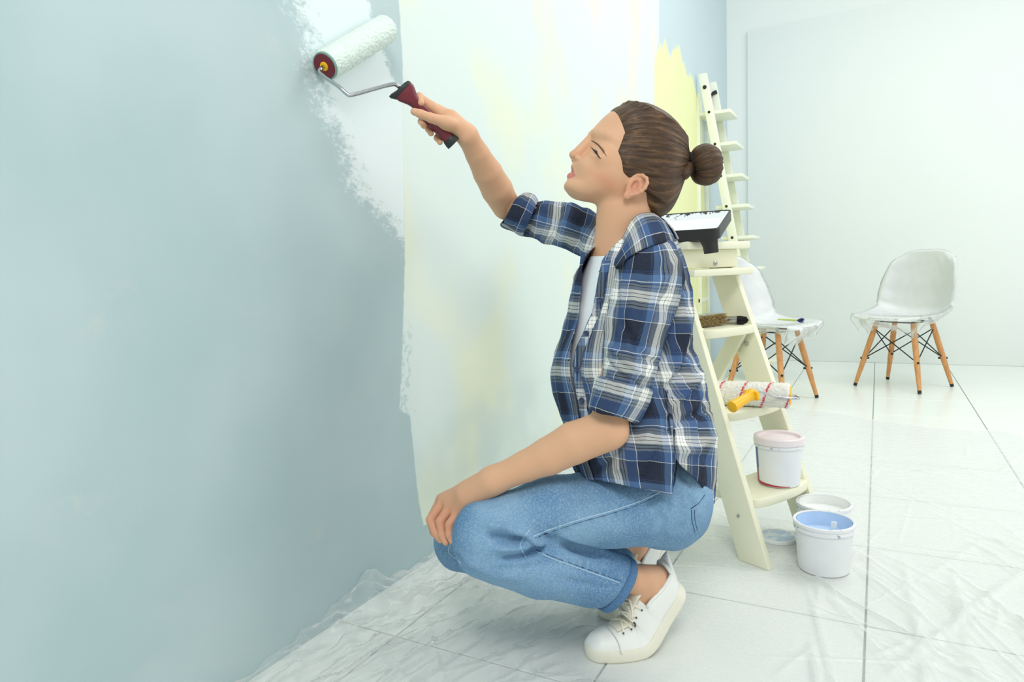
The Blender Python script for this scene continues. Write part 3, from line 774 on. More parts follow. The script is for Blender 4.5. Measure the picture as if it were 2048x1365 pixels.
# ================================================================== plastic sheet on the floor
def sheet():
    rng = np.random.default_rng(11)
    x0, x1, y0, y1 = WX+.006, .72, .15, 3.72
    gx = np.arange(x0, x1, .0036); gy = np.concatenate([np.arange(y0, .55, .008), np.arange(.55, 2.1, .0038), np.arange(2.1, 2.8, .007), np.arange(2.8, y1, .012)])
    nx, ny = len(gx), len(gy)
    Xg, Yg = np.meshgrid(gx, gy, indexing='ij')
    Zg = np.full_like(Xg, .0035)
    def ridge(cx, cy, ang, L, w_, h):
        c, sn = math.cos(ang), math.sin(ang); ex, ey = abs(c)*L*1.5+w_*4+.03, abs(sn)*L*1.5+w_*4+.03
        i0, i1 = np.searchsorted(gx, (cx-ex, cx+ex)); j0, j1 = np.searchsorted(gy, (cy-ey, cy+ey))
        dx, dy = gx[i0:i1, None]-cx, gy[None, j0:j1]-cy
        u = dx*c+dy*sn; v = -dx*sn+dy*c
        v = v+.007*np.sin(u*9+cx*20)*min(1, L)
        Zg[i0:i1, j0:j1] += h*np.exp(-np.abs(v/w_)**1.5)*np.exp(-(u/L)**4)
    for k in range(180):
        cx, cy = rng.uniform(x0, x1), rng.uniform(.3, 3.5)
        a = rng.choice([rng.normal(.15, .35), rng.normal(2.2, .5), rng.uniform(0, 3.14)])
        ridge(cx, cy, a, rng.uniform(.03, .20), rng.uniform(.003, .011), rng.uniform(.001, .0065))
    # long folds fanning out from where the sheet is pulled towards the wall
    for k in range(175):                           # bunched up along the wall
        cx, cy = WX+abs(rng.normal(0, .17))+.01, rng.uniform(.5, 2.0)
        ridge(cx, cy, rng.normal(1.45, .30), rng.uniform(.10, .34), rng.uniform(.005, .012), rng.uniform(.003, .010))
    for k in range(125):
        cx, cy = rng.uniform(-1.06, -.45), rng.uniform(.5, 1.75)
        ridge(cx, cy, rng.normal(1.2, .45), rng.uniform(.08, .3), rng.uniform(.004, .012), rng.uniform(.002, .011))
    for k in range(60):
        cx, cy = rng.uniform(-.15, .68), rng.uniform(.7, 2.1)
        ridge(cx, cy, rng.normal(2.0, .3), rng.uniform(.10, .40), rng.uniform(.006, .016), rng.uniform(.004, .013))
    # pull the free edges into an uneven outline
    Yg = Yg-np.clip((Yg-2.6)/1.1, 0, 1)**2*(.10*np.sin(Xg*5+.6)+.22*np.clip((Xg+.2)/.9, 0, 1)**2)
    Xg = Xg+np.clip((Xg-.2)/.5, 0, 1)**2*(.10*np.sin(Yg*2.3+.4)-.28*np.clip((Yg-2.2)/1.4, 0, 1)**2)
    # rises along the wall
    up = np.clip((WX+.085-Xg)/.08, 0, 1)
    edge = .014+.010*np.sin(Yg*7.3)+.008*np.sin(Yg*17+1)+.007*np.sin(Yg*41+2)+.035*np.exp(-((Yg-1.19)/.05)**2)
    Zg = Zg+np.clip(edge, .006, 1)*up**1.4
    Xg = np.where(up > 0, np.maximum(Xg, WX+.004+.003*np.sin(Yg*50)), Xg)
    # pressed flat under everything that stands on it
    for (px_, py_, r) in PRESS:
        k = np.clip((np.hypot(Xg-px_, Yg-py_)-r)/.05, 0, 1); Zg = .0012+(Zg-.0012)*k
    Zg = np.clip(Zg, .001, None)
    V = np.column_stack([Xg.ravel(), Yg.ravel(), Zg.ravel()])
    i = np.arange((nx-1)*(ny-1)); a = (i//(ny-1))*ny+i % (ny-1)
    Fc = np.column_stack([a, a+ny, a+ny+1, a+1])
    o = from_np('plastic_sheet', V, Fc, MAT['sheet'])
    tag(o, 'crumpled clear plastic sheet spread over the floor tiles', 'plastic sheet')
MAT['sheet'] = film_mat('floor_plastic_film', .14, .24, .06, 22, .12, milky=.95)
P0, W_ = LAD['P0'], LAD['W']
PRESS = [(P0[0]-n[0]*.04+e[0]*.01, P0[1]-n[1]*.04+e[1]*.01, .05), (P0[0]-n[0]*.04+e[0]*W_, P0[1]-n[1]*.04+e[1]*W_, .05),
         (P0[0]-n[0]*.62+e[0]*.03, P0[1]-n[1]*.62+e[1]*.03, .05), (P0[0]-n[0]*.62+e[0]*(W_-.03), P0[1]-n[1]*.62+e[1]*(W_-.03), .05),
         (bpt[0], bpt[1], .065), (b2[0], b2[1], .065), (lp[0], lp[1], .055)]
_t = on_floor(1180, 1312); _b = on_floor(1285, 1322)
for k_ in np.linspace(0, 1, 5): PRESS.append((_t[0]+(_b[0]-_t[0])*k_, _t[1]+(_b[1]-_t[1])*k_, .05))
_t = on_floor(1235, 1238); PRESS += [(_t[0], _t[1], .06), (_t[0]+.07, _t[1]+.07, .06)]
sheet()

# ================================================================== the woman
# modelled in camera-aligned metric axes (x right, y up, depth), then turned into world space
def cp(x, y, d): return np.array([(x-1024)*d/FPX, (682.5-y)*d/FPX, d])
def c2w(V):
    V = np.asarray(V, float); return CAM+V[:, :1]*CR+V[:, 1:2]*CU+V[:, 2:3]*CF
def w2c(p):
    v = np.asarray(p, float)-CAM; return np.array([v@CR, v@CU, v@CF])
PER_O = on_floor(1285, 1290)          # foot of the figure
PER_O = np.array([PER_O[0], PER_O[1], 0.])
person = empty('person', tuple(PER_O))
def put(name, V, Fc, mat, parent, uv=None, flip=False, world=False, smooth=True):
    Wd = np.asarray(V, float) if world else c2w(V)
    Wd = Wd-PER_O
    if isinstance(Fc, np.ndarray) and Fc.ndim == 2 and Fc.shape[1] == 4: return from_np(name, Wd, Fc[:, ::-1] if flip else Fc, mat, parent, uv)
    Fc = [tuple(f)[::-1] for f in Fc] if flip else Fc
    return from_data(name, Wd, Fc, mat, parent, smooth, uv)

# ---------------------------------------------------------------- implicit modelling
class Field:
    def __init__(s, ax):
        s.ax = [np.asarray(a, np.float32) for a in ax]; s.g = np.full([len(a) for a in ax], .05, np.float32)
    def sl(s, lo, hi):
        out = []
        for a, l, h in zip(s.ax, lo, hi):
            i, j = np.searchsorted(a, l), np.searchsorted(a, h); out.append(slice(max(i-1, 0), min(j+1, len(a))))
        return tuple(out)
    def pts(s, sl):
        return (s.ax[0][sl[0]][:, None, None], s.ax[1][sl[1]][None, :, None], s.ax[2][sl[2]][None, None, :])
    def op(s, sl, d, k, sub=False):
        g = s.g[sl]; d = d.astype(np.float32)
        if sub:
            if k > 0:
                h = np.clip(.5-.5*(g+d)/k, 0, 1); s.g[sl] = g*(1-h)-d*h+k*h*(1-h)
            else: s.g[sl] = np.maximum(g, -d)
        else:
            if k > 0:
                h = np.clip(.5+.5*(g-d)/k, 0, 1); s.g[sl] = g*(1-h)+d*h-k*h*(1-h)
            else: s.g[sl] = np.minimum(g, d)
    def cone(s, a, b, ra, rb, k=.01, sub=False):
        a, b = np.asarray(a, float), np.asarray(b, float); m = max(ra, rb)+k+.008
        sl = s.sl(np.minimum(a, b)-m, np.maximum(a, b)+m); X, Y, Z = s.pts(sl); d = b-a; L = max(d@d, 1e-12)
        t = np.clip(((X-a[0])*d[0]+(Y-a[1])*d[1]+(Z-a[2])*d[2])/L, 0, 1)
        q = np.sqrt((X-a[0]-t*d[0])**2+(Y-a[1]-t*d[1])**2+(Z-a[2]-t*d[2])**2)-(ra+t*(rb-ra))
        s.op(sl, q, k, sub)
    def chain(s, pts, rs, k=.01):
        for p, q, r1, r2 in zip(pts, pts[1:], rs, rs[1:]): s.cone(p, q, r1, r2, k)
    def ell(s, c, r, axes=None, k=.01, sub=False):
        c, r = np.asarray(c, float), np.asarray(r, float); A = np.eye(3) if axes is None else np.asarray(axes, float)
        ext = np.sqrt(((A.T*r)**2).sum(1))+k+.008
        sl = s.sl(c-ext, c+ext); X, Y, Z = s.pts(sl)
        P = [(X-c[0])*A[i][0]+(Y-c[1])*A[i][1]+(Z-c[2])*A[i][2] for i in range(3)]
        k0 = np.sqrt(sum((P[i]/r[i])**2 for i in range(3))); k1 = np.sqrt(sum((P[i]/r[i]**2)**2 for i in range(3)))+1e-9
        s.op(sl, k0*(k0-1)/k1, k, sub)
    def mesh(s):
        g = s.g; ins = g < 0; nx, ny, nz = g.shape
        acc = np.zeros((nx-1, ny-1, nz-1, 3), np.float32) if False else None
        cnt = np.zeros((nx-1, ny-1, nz-1), np.uint8); mask = np.zeros((nx-1, ny-1, nz-1), bool)
        for i in (0, 1):
            for j in (0, 1):
                for k in (0, 1): cnt += ins[i:nx-1+i, j:ny-1+j, k:nz-1+k]
        mask = (cnt > 0) & (cnt < 8); cells = np.argwhere(mask); idx = np.full(mask.shape, -1, np.int32); idx[mask] = np.arange(len(cells))
        S = np.zeros((len(cells), 3)); N = np.zeros(len(cells))
        cor = np.array([(i, j, k) for i in (0, 1) for j in (0, 1) for k in (0, 1)])
        for a in range(8):
            for b in range(a+1, 8):
                if np.abs(cor[a]-cor[b]).sum() != 1: continue
                ga = g[tuple((cells+cor[a]).T)]; gb = g[tuple((cells+cor[b]).T)]; m = (ga < 0) != (gb < 0)
                t = np.where(m, ga/np.where(m, ga-gb, 1), 0)[:, None]
                S += np.where(m[:, None], cor[a]+(cor[b]-cor[a])*t, 0); N += m
        S /= N[:, None]; V = np.empty_like(S)
        for d in range(3):
            a = s.ax[d]; V[:, d] = a[cells[:, d]]+(a[cells[:, d]+1]-a[cells[:, d]])*S[:, d]
        Fc = []
        for d in range(3):
            A = np.moveaxis(ins, d, 0); ch = A[:-1] != A[1:]; e_ = np.argwhere(ch)
            up = A[:-1][ch]
            pos = e_[:, [0, 1, 2]]; ok = (pos[:, 1] > 0) & (pos[:, 2] > 0) & (pos[:, 1] < A.shape[1]-1) & (pos[:, 2] < A.shape[2]-1)
            pos, up = pos[ok], up[ok]; I = np.moveaxis(idx, d, 0)
            q = np.column_stack([I[pos[:, 0], pos[:, 1]-1, pos[:, 2]-1], I[pos[:, 0], pos[:, 1], pos[:, 2]-1], I[pos[:, 0], pos[:, 1], pos[:, 2]], I[pos[:, 0], pos[:, 1]-1, pos[:, 2]]])
            if d == 1: up = ~up
            q[~up] = q[~up][:, ::-1]; Fc.append(q)
        return V, np.vstack(Fc)
def relax(V, Fc, it=2, lam=.5):
    E = np.vstack([Fc[:, [0, 1]], Fc[:, [1, 2]], Fc[:, [2, 3]], Fc[:, [3, 0]]]); E = np.vstack([E, E[:, ::-1]])
    deg = np.bincount(E[:, 0], minlength=len(V))[:, None]
    for i in range(it*2):
        A = np.zeros_like(V)
        for d in range(3): A[:, d] = np.bincount(E[:, 0], V[E[:, 1], d], len(V))
        V = V+(A/np.maximum(deg, 1)-V)*(lam if i % 2 == 0 else -lam*1.04)
    return V
def vnormals(V, Fc):
    n_ = np.cross(V[Fc[:, 2]]-V[Fc[:, 0]], V[Fc[:, 3]]-V[Fc[:, 1]]); N = np.zeros_like(V)
    for k in range(4):
        for d in range(3): N[:, d] += np.bincount(Fc[:, k], n_[:, d], len(V))
    return N/(np.linalg.norm(N, axis=1)[:, None]+1e-12)
def graded(lo, hi, coarse, fine):
    """1-D axis: coarse step outside, fine step inside the given (a,b,step) ranges"""
    out = [lo]; x = lo
    while x < hi:
        st = coarse
        for a, b, f in fine:
            if a-coarse < x < b: st = min(st, f)
        x += st; out.append(x)
    return np.array(out)
def orient_out(V, Fc, N=None):
    """True when faces wind outward (volume > 0)"""
    a = V[Fc[:, 0]]; b = V[Fc[:, 1]]; c = V[Fc[:, 2]]; d = V[Fc[:, 3]]
    return (np.einsum('ij,ij->i', a, np.cross(b, c)).sum()+np.einsum('ij,ij->i', a, np.cross(c, d)).sum()) > 0
def sines(P, seed, f0, n=14, spread=.6):
    r = np.random.default_rng(seed); out = np.zeros(len(P))
    for i in range(n):
        d = r.normal(size=3); d /= np.linalg.norm(d); out += np.sin(P@d*f0*(1+spread*r.uniform(-1, 1))+r.uniform(0, 6.28))
    return out/math.sqrt(n)
def topx(V): return 1024+FPX*V[:, 0]/V[:, 2], 682.5-FPX*V[:, 1]/V[:, 2]
def sculpt(V, N, strokes, facing=True):
    """push the surface along its normal: strokes = (polyline px, width px, height m), only where it faces the viewer"""
    X, Y = topx(V); f = np.clip(-N[:, 2]*2.2+.25, 0, 1) if facing else 1.
    D = np.zeros(len(V))
    for pl, wd, h in strokes:
        pl = np.asarray(pl, float); best = np.full(len(V), 1e9); par = np.zeros(len(V)); n_ = len(pl)-1
        for i in range(n_):
            a, b = pl[i], pl[i+1]; d = b-a; t = np.clip(((X-a[0])*d[0]+(Y-a[1])*d[1])/(d@d), 0, 1)
            q = np.hypot(X-a[0]-t*d[0], Y-a[1]-t*d[1]); m = q < best; best = np.where(m, q, best); par = np.where(m, (i+t)/n_, par)
        fade = np.clip(np.minimum(par, 1-par)*5+.25, 0, 1)
        D += h*np.exp(-(best/wd)**2)*fade
    return V+N*(D*f)[:, None]

# ---------------------------------------------------------------- materials
def skin_mat():
    t = NT('skin'); a = t.add('ShaderNodeAttribute', attribute_name='tint'); o = t.coord()
    n1 = t.noise(o, 30, 3)
    c = t.mix(t.math('MULTIPLY', n1, .35), a.outputs['Color'], srgb(220, 166, 130), 'MIX')
    c = t.mix(.25, a.outputs['Color'], c)
    t.set(Base_Color=c, Roughness=.48, Specular_IOR_Level=.35, Subsurface_Weight=.12, Subsurface_Scale=.006)
    t.p.inputs['Subsurface Radius'].default_value = (1, .35, .2)
    t.bump(t.noise(o, 900, 2), .04, .0005); return t.m
MAT['skin'] = skin_mat()
def hair_mat():
    t = NT('brown_hair'); uv = t.coord('UV')
    s1 = t.noise(uv, 1., 3, .6, (60, 2.2, 1)); s2 = t.noise(uv, 1., 2, .5, (230, 3, 1))
    c = t.ramp(s1, [(.25, srgb(48, 33, 22)), (.5, srgb(82, 58, 38)), (.78, srgb(138, 102, 68))])
    c = t.mix(t.math('MULTIPLY', s2, .35), c, srgb(60, 40, 26))
    t.set(Base_Color=c, Roughness=.42, Specular_IOR_Level=.4); t.p.inputs['Anisotropic'].default_value = .5
    t.bump(t.math('ADD', s2, t.math('MULTIPLY', s1, .8)), .55, .003); return t.m
MAT['hair'] = hair_mat()
def denim_mat():
    t = NT('washed_denim'); o = t.coord(); a = t.noise(o, 7, 3); b = t.noise(o, 300, 3, .75); c2 = t.noise(o, 60, 4, .6)
    c = t.mix(t.smooth(a, .32, .68), srgb(90, 132, 172), srgb(132, 170, 202))
    c = t.mix(t.math('MULTIPLY', t.smooth(b, .42, .66), .34), c, srgb(200, 216, 226)); c = t.mix(t.math('MULTIPLY', c2, .25), c, srgb(86, 130, 172))
    t.set(Base_Color=c, Roughness=.85, Specular_IOR_Level=.15); t.bump(t.math('ADD', b, t.math('MULTIPLY', t.noise(o, 26, 4, .6), 1.2)), .35, .003); return t.m
MAT['denim'] = denim_mat()
MAT['denim_dark'] = simple('denim_seam', srgb(84, 122, 162), .85, var=.25, scale=160)
MAT['denim_pale'] = simple('denim_pale_seam', srgb(178, 204, 222), .85, var=.1, scale=160)
MAT['thread'] = simple('dark_thread', srgb(44, 66, 100), .8)
MAT['white_cotton'] = simple('white_cotton', srgb(238, 241, 244), .8, var=.02, scale=60)
MAT['shoe_leather'] = simple('white_shoe_leather', srgb(240, 241, 236), .45, var=.02, scale=20)
MAT['shoe_sole'] = simple('cream_rubber_sole', srgb(236, 232, 214), .55, var=.03)
MAT['lace'] = simple('cream_lace', srgb(238, 232, 212), .85, var=.05, scale=200)
MAT['eyelet'] = simple('dark_eyelet', srgb(70, 74, 74), .5)
def plaid_mat():
    t = NT('blue_plaid_flannel'); uv = t.coord('UV'); sp = t.add('ShaderNodeSeparateXYZ'); t.l.new(uv, sp.inputs[0])
    navy, blue, mid, grey, white, dark = srgb(18, 25, 48), srgb(50, 78, 124), srgb(80, 112, 156), srgb(124, 135, 148), srgb(244, 244, 238), srgb(12, 15, 28)
    def sett(v, per, off):
        f = t.math('FRACT', t.math('ADD', t.math('DIVIDE', v, per), off))
        bands = [(0, navy), (.235, blue), (.243, navy), (.26, blue), (.268, navy), (.285, mid), (.39, white), (.399, mid), (.425, dark), (.434, grey), (.47, dark), (.479, grey), (.515, grey),
                 (.53, white), (.575, dark), (.583, white), (.628, dark), (.636, white), (.682, grey), (.70, dark), (.709, grey), (.745, dark), (.754, grey), (.79, blue), (.945, white), (.953, navy)]
        return t.ramp(f, bands, 'CONSTANT')
    wob = t.noise(uv, 30, 2); du = t.math('MULTIPLY', t.math('SUBTRACT', wob, .5), .003)
    A = sett(t.math('ADD', sp.outputs[0], du),   .128, .15); B = sett(t.math('ADD', sp.outputs[1], du), .136, .35)
    tw = t.add('ShaderNodeTexWave', wave_type='BANDS', bands_direction='DIAGONAL'); t.l.new(uv, tw.inputs[0]); tw.inputs['Scale'].default_value = 140
    c = t.mix(t.math('MULTIPLY_ADD', tw.outputs[1], .10, .45), A, B)
    fz = t.noise(uv, 300, 3, .7); c = t.mix(t.math('MULTIPLY', fz, .08), c, srgb(190, 200, 210))
    t.set(Base_Color=c, Roughness=.9, Specular_IOR_Level=.12); t.bump(t.math('ADD', fz, t.math('MULTIPLY', t.noise(uv, 28, 4, .6), .8)), .22, .0035); return t.m
MAT['plaid'] = plaid_mat()

# ---------------------------------------------------------------- head frame
HD = 1.395; HC = cp(1265, 320, HD); HS = HD/FPX
h_u = np.array([.51, .86, 0]); h_f = np.array([-.86, .51, 0]); h_s = np.array([0, 0, -1.])
yw = math.radians(11)
h_f, h_s = h_f*math.cos(yw)+h_s*math.sin(yw), h_s*math.cos(yw)-h_f*math.sin(yw)
HA = np.array([h_f, h_u, h_s])
def hp(f, u, s=0.):            # head coordinates in pixels at head depth
    return HC+(h_f*f+h_u*u+h_s*s)*HS
def hpx(x, y, s):              # head point at lateral offset s that is seen at pixel x, y
    q = np.array([(x-1024)/FPX, (682.5-y)/FPX, 1.]); t = (s*HS+HC@h_s)/(q@h_s); p = q*t
    return (p-HC)@HA.T/HS
def head_coords(X, Y, Z):
    return [((X-HC[0])*A[0]+(Y-HC[1])*A[1]+(Z-HC[2])*A[2])/HS for A in HA]
def smooth_interp(x, xs_, ys_):
    xs_, ys_ = np.asarray(xs_, float), np.asarray(ys_, float); o = np.argsort(xs_); xs_, ys_ = xs_[o], ys_[o]
    m = np.gradient(ys_, xs_); i = np.clip(np.searchsorted(xs_, x)-1, 0, len(xs_)-2); h = xs_[i+1]-xs_[i]; t = np.clip((x-xs_[i])/h, 0, 1)
    return (2*t**3-3*t**2+1)*ys_[i]+(t**3-2*t**2+t)*h*m[i]+(-2*t**3+3*t**2)*ys_[i+1]+(t**3-t**2)*h*m[i+1]
ROW = np.array([  # u, front, back, half width  (pixels)
    (74, 62, -60, 56), (59, 80, -60, 60), (42, 90, -60, 62), (23, 95.5, -60, 62.5), (8, 98.5, -60, 62), (-3, 99, -58, 61.5), (-14, 93, -55, 61), (-30, 88, -50, 61), (-46, 90, -46, 60), (-60, 94, -42, 58), (-70, 95, -36, 55.5),
    (-82, 92, -24, 52), (-92, 89.5, -8, 48), (-100, 87, 4, 44), (-110, 88.5, 18, 38), (-117, 87, 30, 33), (-122, 82, 42, 27), (-125, 76, 50, 20)])
def face_field(Fh, u, s):
    fr = smooth_interp(u, ROW[:, 0], ROW[:, 1]); bk = smooth_interp(u, ROW[:, 0], ROW[:, 2]); w_ = smooth_interp(u, ROW[:, 0], ROW[:, 3])
    cx = (fr+bk)/2; hx = (fr-bk)/2
    fr = fr*1.018; cx = (fr+bk)/2; hx = (fr-bk)/2
    q = (np.abs((Fh-cx)/hx)**2.15+np.abs(s/w_)**2.15)**(1/2.15)
    d = (q-1)*np.minimum(hx, w_)*.9
    d = np.maximum(d, np.maximum(-125.5-u, u-78))
    return d
def cranium(Fh, u, s):
    def el(c, r):
        k0 = np.sqrt(((Fh-c[0])/r[0])**2+((u-c[1])/r[1])**2+((s-c[2])/r[2])**2); k1 = np.sqrt(((Fh-c[0])/r[0]**2)**2+((u-c[1])/r[1]**2)**2+((s-c[2])/r[2]**2)**2)+1e-9
        return k0*(k0-1)/k1
    a = el((-3, 34, 0), (88, 70, 64)); b = el((-36, 2, 0), (68, 68, 60)); h = np.clip(.5+.5*(a-b)/20, 0, 1)
    return a*(1-h)+b*h-20*h*(1-h)

# ---------------------------------------------------------------- how each foot stands: toes flat, heel raised
def foot_frame(tip, ball, lift_deg, sidesgn, YB=.092):
    tip, ball = np.asarray(tip, float), np.asarray(ball, float); L0 = ball-tip; L0[2] = 0; ly = L0/np.linalg.norm(L0); lz = np.array([0, 0, 1.]); lx = np.cross(ly, lz)*sidesgn; th = math.radians(lift_deg)
    def bend(p):               # local (x, y along the foot, z) -> world with raised heel
        x, y, z_ = p; bl = .055
        if y <= YB: q = (x, y, z_)
        else:
            s = y-YB; a = min(s/bl, 1)*th; R = bl/th; base = np.array([R*math.sin(a), R*(1-math.cos(a))])
            if s > bl: base = base+(s-bl)*np.array([math.cos(th), math.sin(th)])
            q = (x, YB+base[0]-z_*math.sin(a), base[1]+z_*math.cos(a))
        return tip+lx*q[0]+ly*q[1]+lz*q[2]
    return bend
_rt = on_floor(1203, 1238)
BEND_N = foot_frame(on_floor(1177, 1321), on_floor(1259, 1299), 46, 1); BEND_F = foot_frame(_rt, _rt+np.array([.030, .086, 0]), 48, -1)

# ---------------------------------------------------------------- body: one continuous skin surface
def build_body():
    hx = (HC[0]-.155, HC[0]+.10); hy = (HC[1]-.14, HC[1]+.10); hz = (HD-.09, HD+.09)
    lh = cp(880, 1040, 1.30); rh = cp(870, 240, 1.47)
    ax = graded(-.30, .40, .0048, [(hx[0], hx[1], .0016), (lh[0]-.06, lh[0]+.09, .0020), (rh[0]-.07, rh[0]+.07, .0020)])
    ay = graded(-.64, .60, .0048, [(hy[0], hy[1], .0016), (lh[1]-.06, lh[1]+.08, .0020), (rh[1]-.07, rh[1]+.07, .0020)])
    az = graded(1.10, 1.80, .0048, [(HD-.082, HD+.03, .0017), (1.26, 1.36, .0021), (1.41, 1.53, .0021)])
    B = Field((ax, ay, az))
    # trunk and legs (under the clothes, kept slim)
    B.chain([cp(1240, 560, 1.41), cp(1290, 700, 1.42), cp(1330, 850, 1.43), cp(1345, 960, 1.43)], [.072, .068, .064, .07], .04)
    B.cone(cp(1275, 535, 1.33), cp(1210, 510, 1.50), .030, .030, .03)
    for kd, (hip, knee, ank) in enumerate(((cp(1345, 1000, 1.36), cp(968, 1068, 1.275), w2c(BEND_N((0, .222, .088)))), (cp(1345, 985, 1.51), cp(935, 1080, 1.47), w2c(BEND_F((0, .222, .088)))))):
        B.cone(hip, knee, .045, .032, .02); B.chain([knee, knee+(ank-knee)*.45, knee+(ank-knee)*.8, ank], [.032, .030, .029, .030], .006)
        # ankle and heel that show above the shoe
        bd = (BEND_N, BEND_F)[kd]; L = lambda *p: w2c(bd(p)); heel = L(0, .246, .068); up = np.array([0, .009, 0])
        B.cone(ank+up, heel+up*.3, .0265, .023, .008); B.cone(ank-up, heel-up*.6, .0265, .024, .008); B.ell(L(.024, .225, .080), (.010, .011, .010), None, .012)
        B.cone(heel-up, L(0, .238, .050), .024, .022, .01); B.cone(ank-up, L(0, .17, .052), .023, .022, .01); B.cone(L(0, .17, .052), L(0, .10, .034), .022, .015, .01)
    # neck
    B.cone(cp(1258, 372, 1.40), cp(1248, 520, 1.41), .049, .056, .03)
    B.cone(cp(1222, 415, 1.385), cp(1222, 520, 1.40), .026, .030, .03)
    # left arm
    sh = cp(1290, 545, 1.285); el = cp(1213, 862, 1.238); wr = cp(985, 962, 1.275)
    B.cone(sh, el, .040, .033, .006)
    mid = el+(wr-el)*.28+np.array([0, .004, 0]); m2 = el+(wr-el)*.7
    B.chain([el, mid, el+(wr-el)*.5, m2, wr], [.0375, .0388, .0350, .0292, .0245], .004)
    B.ell(cp(1228, 862, 1.238), (.024, .024, .024), None, .015)
    # left hand draped over the knee
    kn = [cp(884, 1000, 1.352), cp(889, 1004, 1.335), cp(902, 1014, 1.318), cp(916, 1028, 1.303)]
    B.cone(wr, (kn[1]+kn[2])/2+(wr-kn[1])*.45, .0235, .026, .02)
    for p, r in zip(kn, (.0125, .0128, .0122, .0115)): B.cone(wr+(p-wr)*.25, p, .017, r, .014)
    fing = [([(884, 1000, 1.352), (862, 1040, 1.345), (868, 1064, 1.335), (880, 1080, 1.328)], (.0118, .0098, .0086, .0070)),
            ([(889, 1004, 1.335), (862, 1040, 1.328), (872, 1066, 1.317), (883, 1080, 1.309)], (.0118, .0098, .0086, .0070)),
            ([(902, 1014, 1.318), (881, 1044, 1.309), (885, 1070, 1.302), (892, 1085, 1.296)], (.0115, .0095, .0084, .0068)),
            ([(916, 1028, 1.303), (899, 1050, 1.293), (899, 1070, 1.288), (904, 1083, 1.285)], (.0105, .0086, .0076, .0062))]
    for pts, rs in fing: B.chain([cp(*p) for p in pts], rs, .0028)
    B.chain([wr+(kn[0]-wr)*.35+np.array([0, -.012, .012]), cp(935, 1010, 1.372), cp(912, 1040, 1.385), cp(905, 1060, 1.38)], (.016, .0125, .0105, .008), .006)
    # right arm
    sh = cp(1185, 468, 1.53); el = cp(1012, 412, 1.665); wr = cp(934, 271, 1.505)
    B.cone(sh, el, .024, .023, .006)
    B.chain([el, el+(wr-el)*.25, el+(wr-el)*.5, el+(wr-el)*.75, wr], [.0345, .0375, .0340, .0275, .0228], .004)
    return B, wr
def right_hand(B, wr):
    # grip on the roller handle: axis from (806,185) to (905,285)
    A = cp(806, 180, 1.445); Bh = cp(904, 284, 1.49); ax = (Bh-A)/np.linalg.norm(Bh-A)
    k = [cp(862, 214, 1.478), cp(878, 222, 1.492), cp(892, 238, 1.502), cp(902, 256, 1.508)]
    B.cone(wr, cp(900, 238, 1.488), .0225, .0205, .012)
    for p, r in zip(k, (.0125, .0125, .012, .0112)): B.cone(wr+(p-wr)*.2, p, .0155, r, .010)
    # index lies along the far top side of the handle
    B.chain([k[0], cp(848, 203, 1.478), cp(838, 194, 1.47), cp(842, 206, 1.452)], (.0122, .0102, .0092, .0075), .003)
    # other fingers wrap behind and show their tips below the handle
    tips = [[(878, 222, 1.492), (852, 226, 1.502), (843, 243, 1.486), (848, 252, 1.468)], [(892, 238, 1.502), (868, 242, 1.510), (857, 258, 1.496), (862, 267, 1.477)], [(902, 256, 1.508), (884, 262, 1.514), (874, 276, 1.502), (880, 285, 1.486)]]
    for t_, q in zip(tips, (1, .97, .9)): B.chain([cp(*p) for p in t_], [x*q for x in (.0112, .0090, .0080, .0066)], .0025)
    # thumb runs along the near side
    B.cone(cp(916, 256, 1.488), cp(884, 242, 1.458), .0165, .0125, .010)
    B.chain([cp(888, 244, 1.458), cp(862, 236, 1.440), cp(841, 228, 1.430), cp(828, 223.5, 1.431)], (.0128, .0102, .0090, .0076), .003)
    B.ell(cp(896, 248, 1.466), (.017, .0125, .014), None, .010)
EC_ = hpx(1199, 311, 36); EYE = lambda sg: (EC_[0], EC_[1], 36*sg)
SLIT = []
for ph_, du, rr in ((-12, 2.5, 1.0), (8, 2.2, 1.9), (28, .5, 2.3), (48, -2.5, 2.0), (66, -5.5, 1.2)):
    SLIT.append((EC_[0]+13.2*math.cos(math.radians(ph_)), EC_[1]+du, 36+13.2*math.sin(math.radians(ph_)), rr))
EAR_ = hpx(1270, 373, 62)
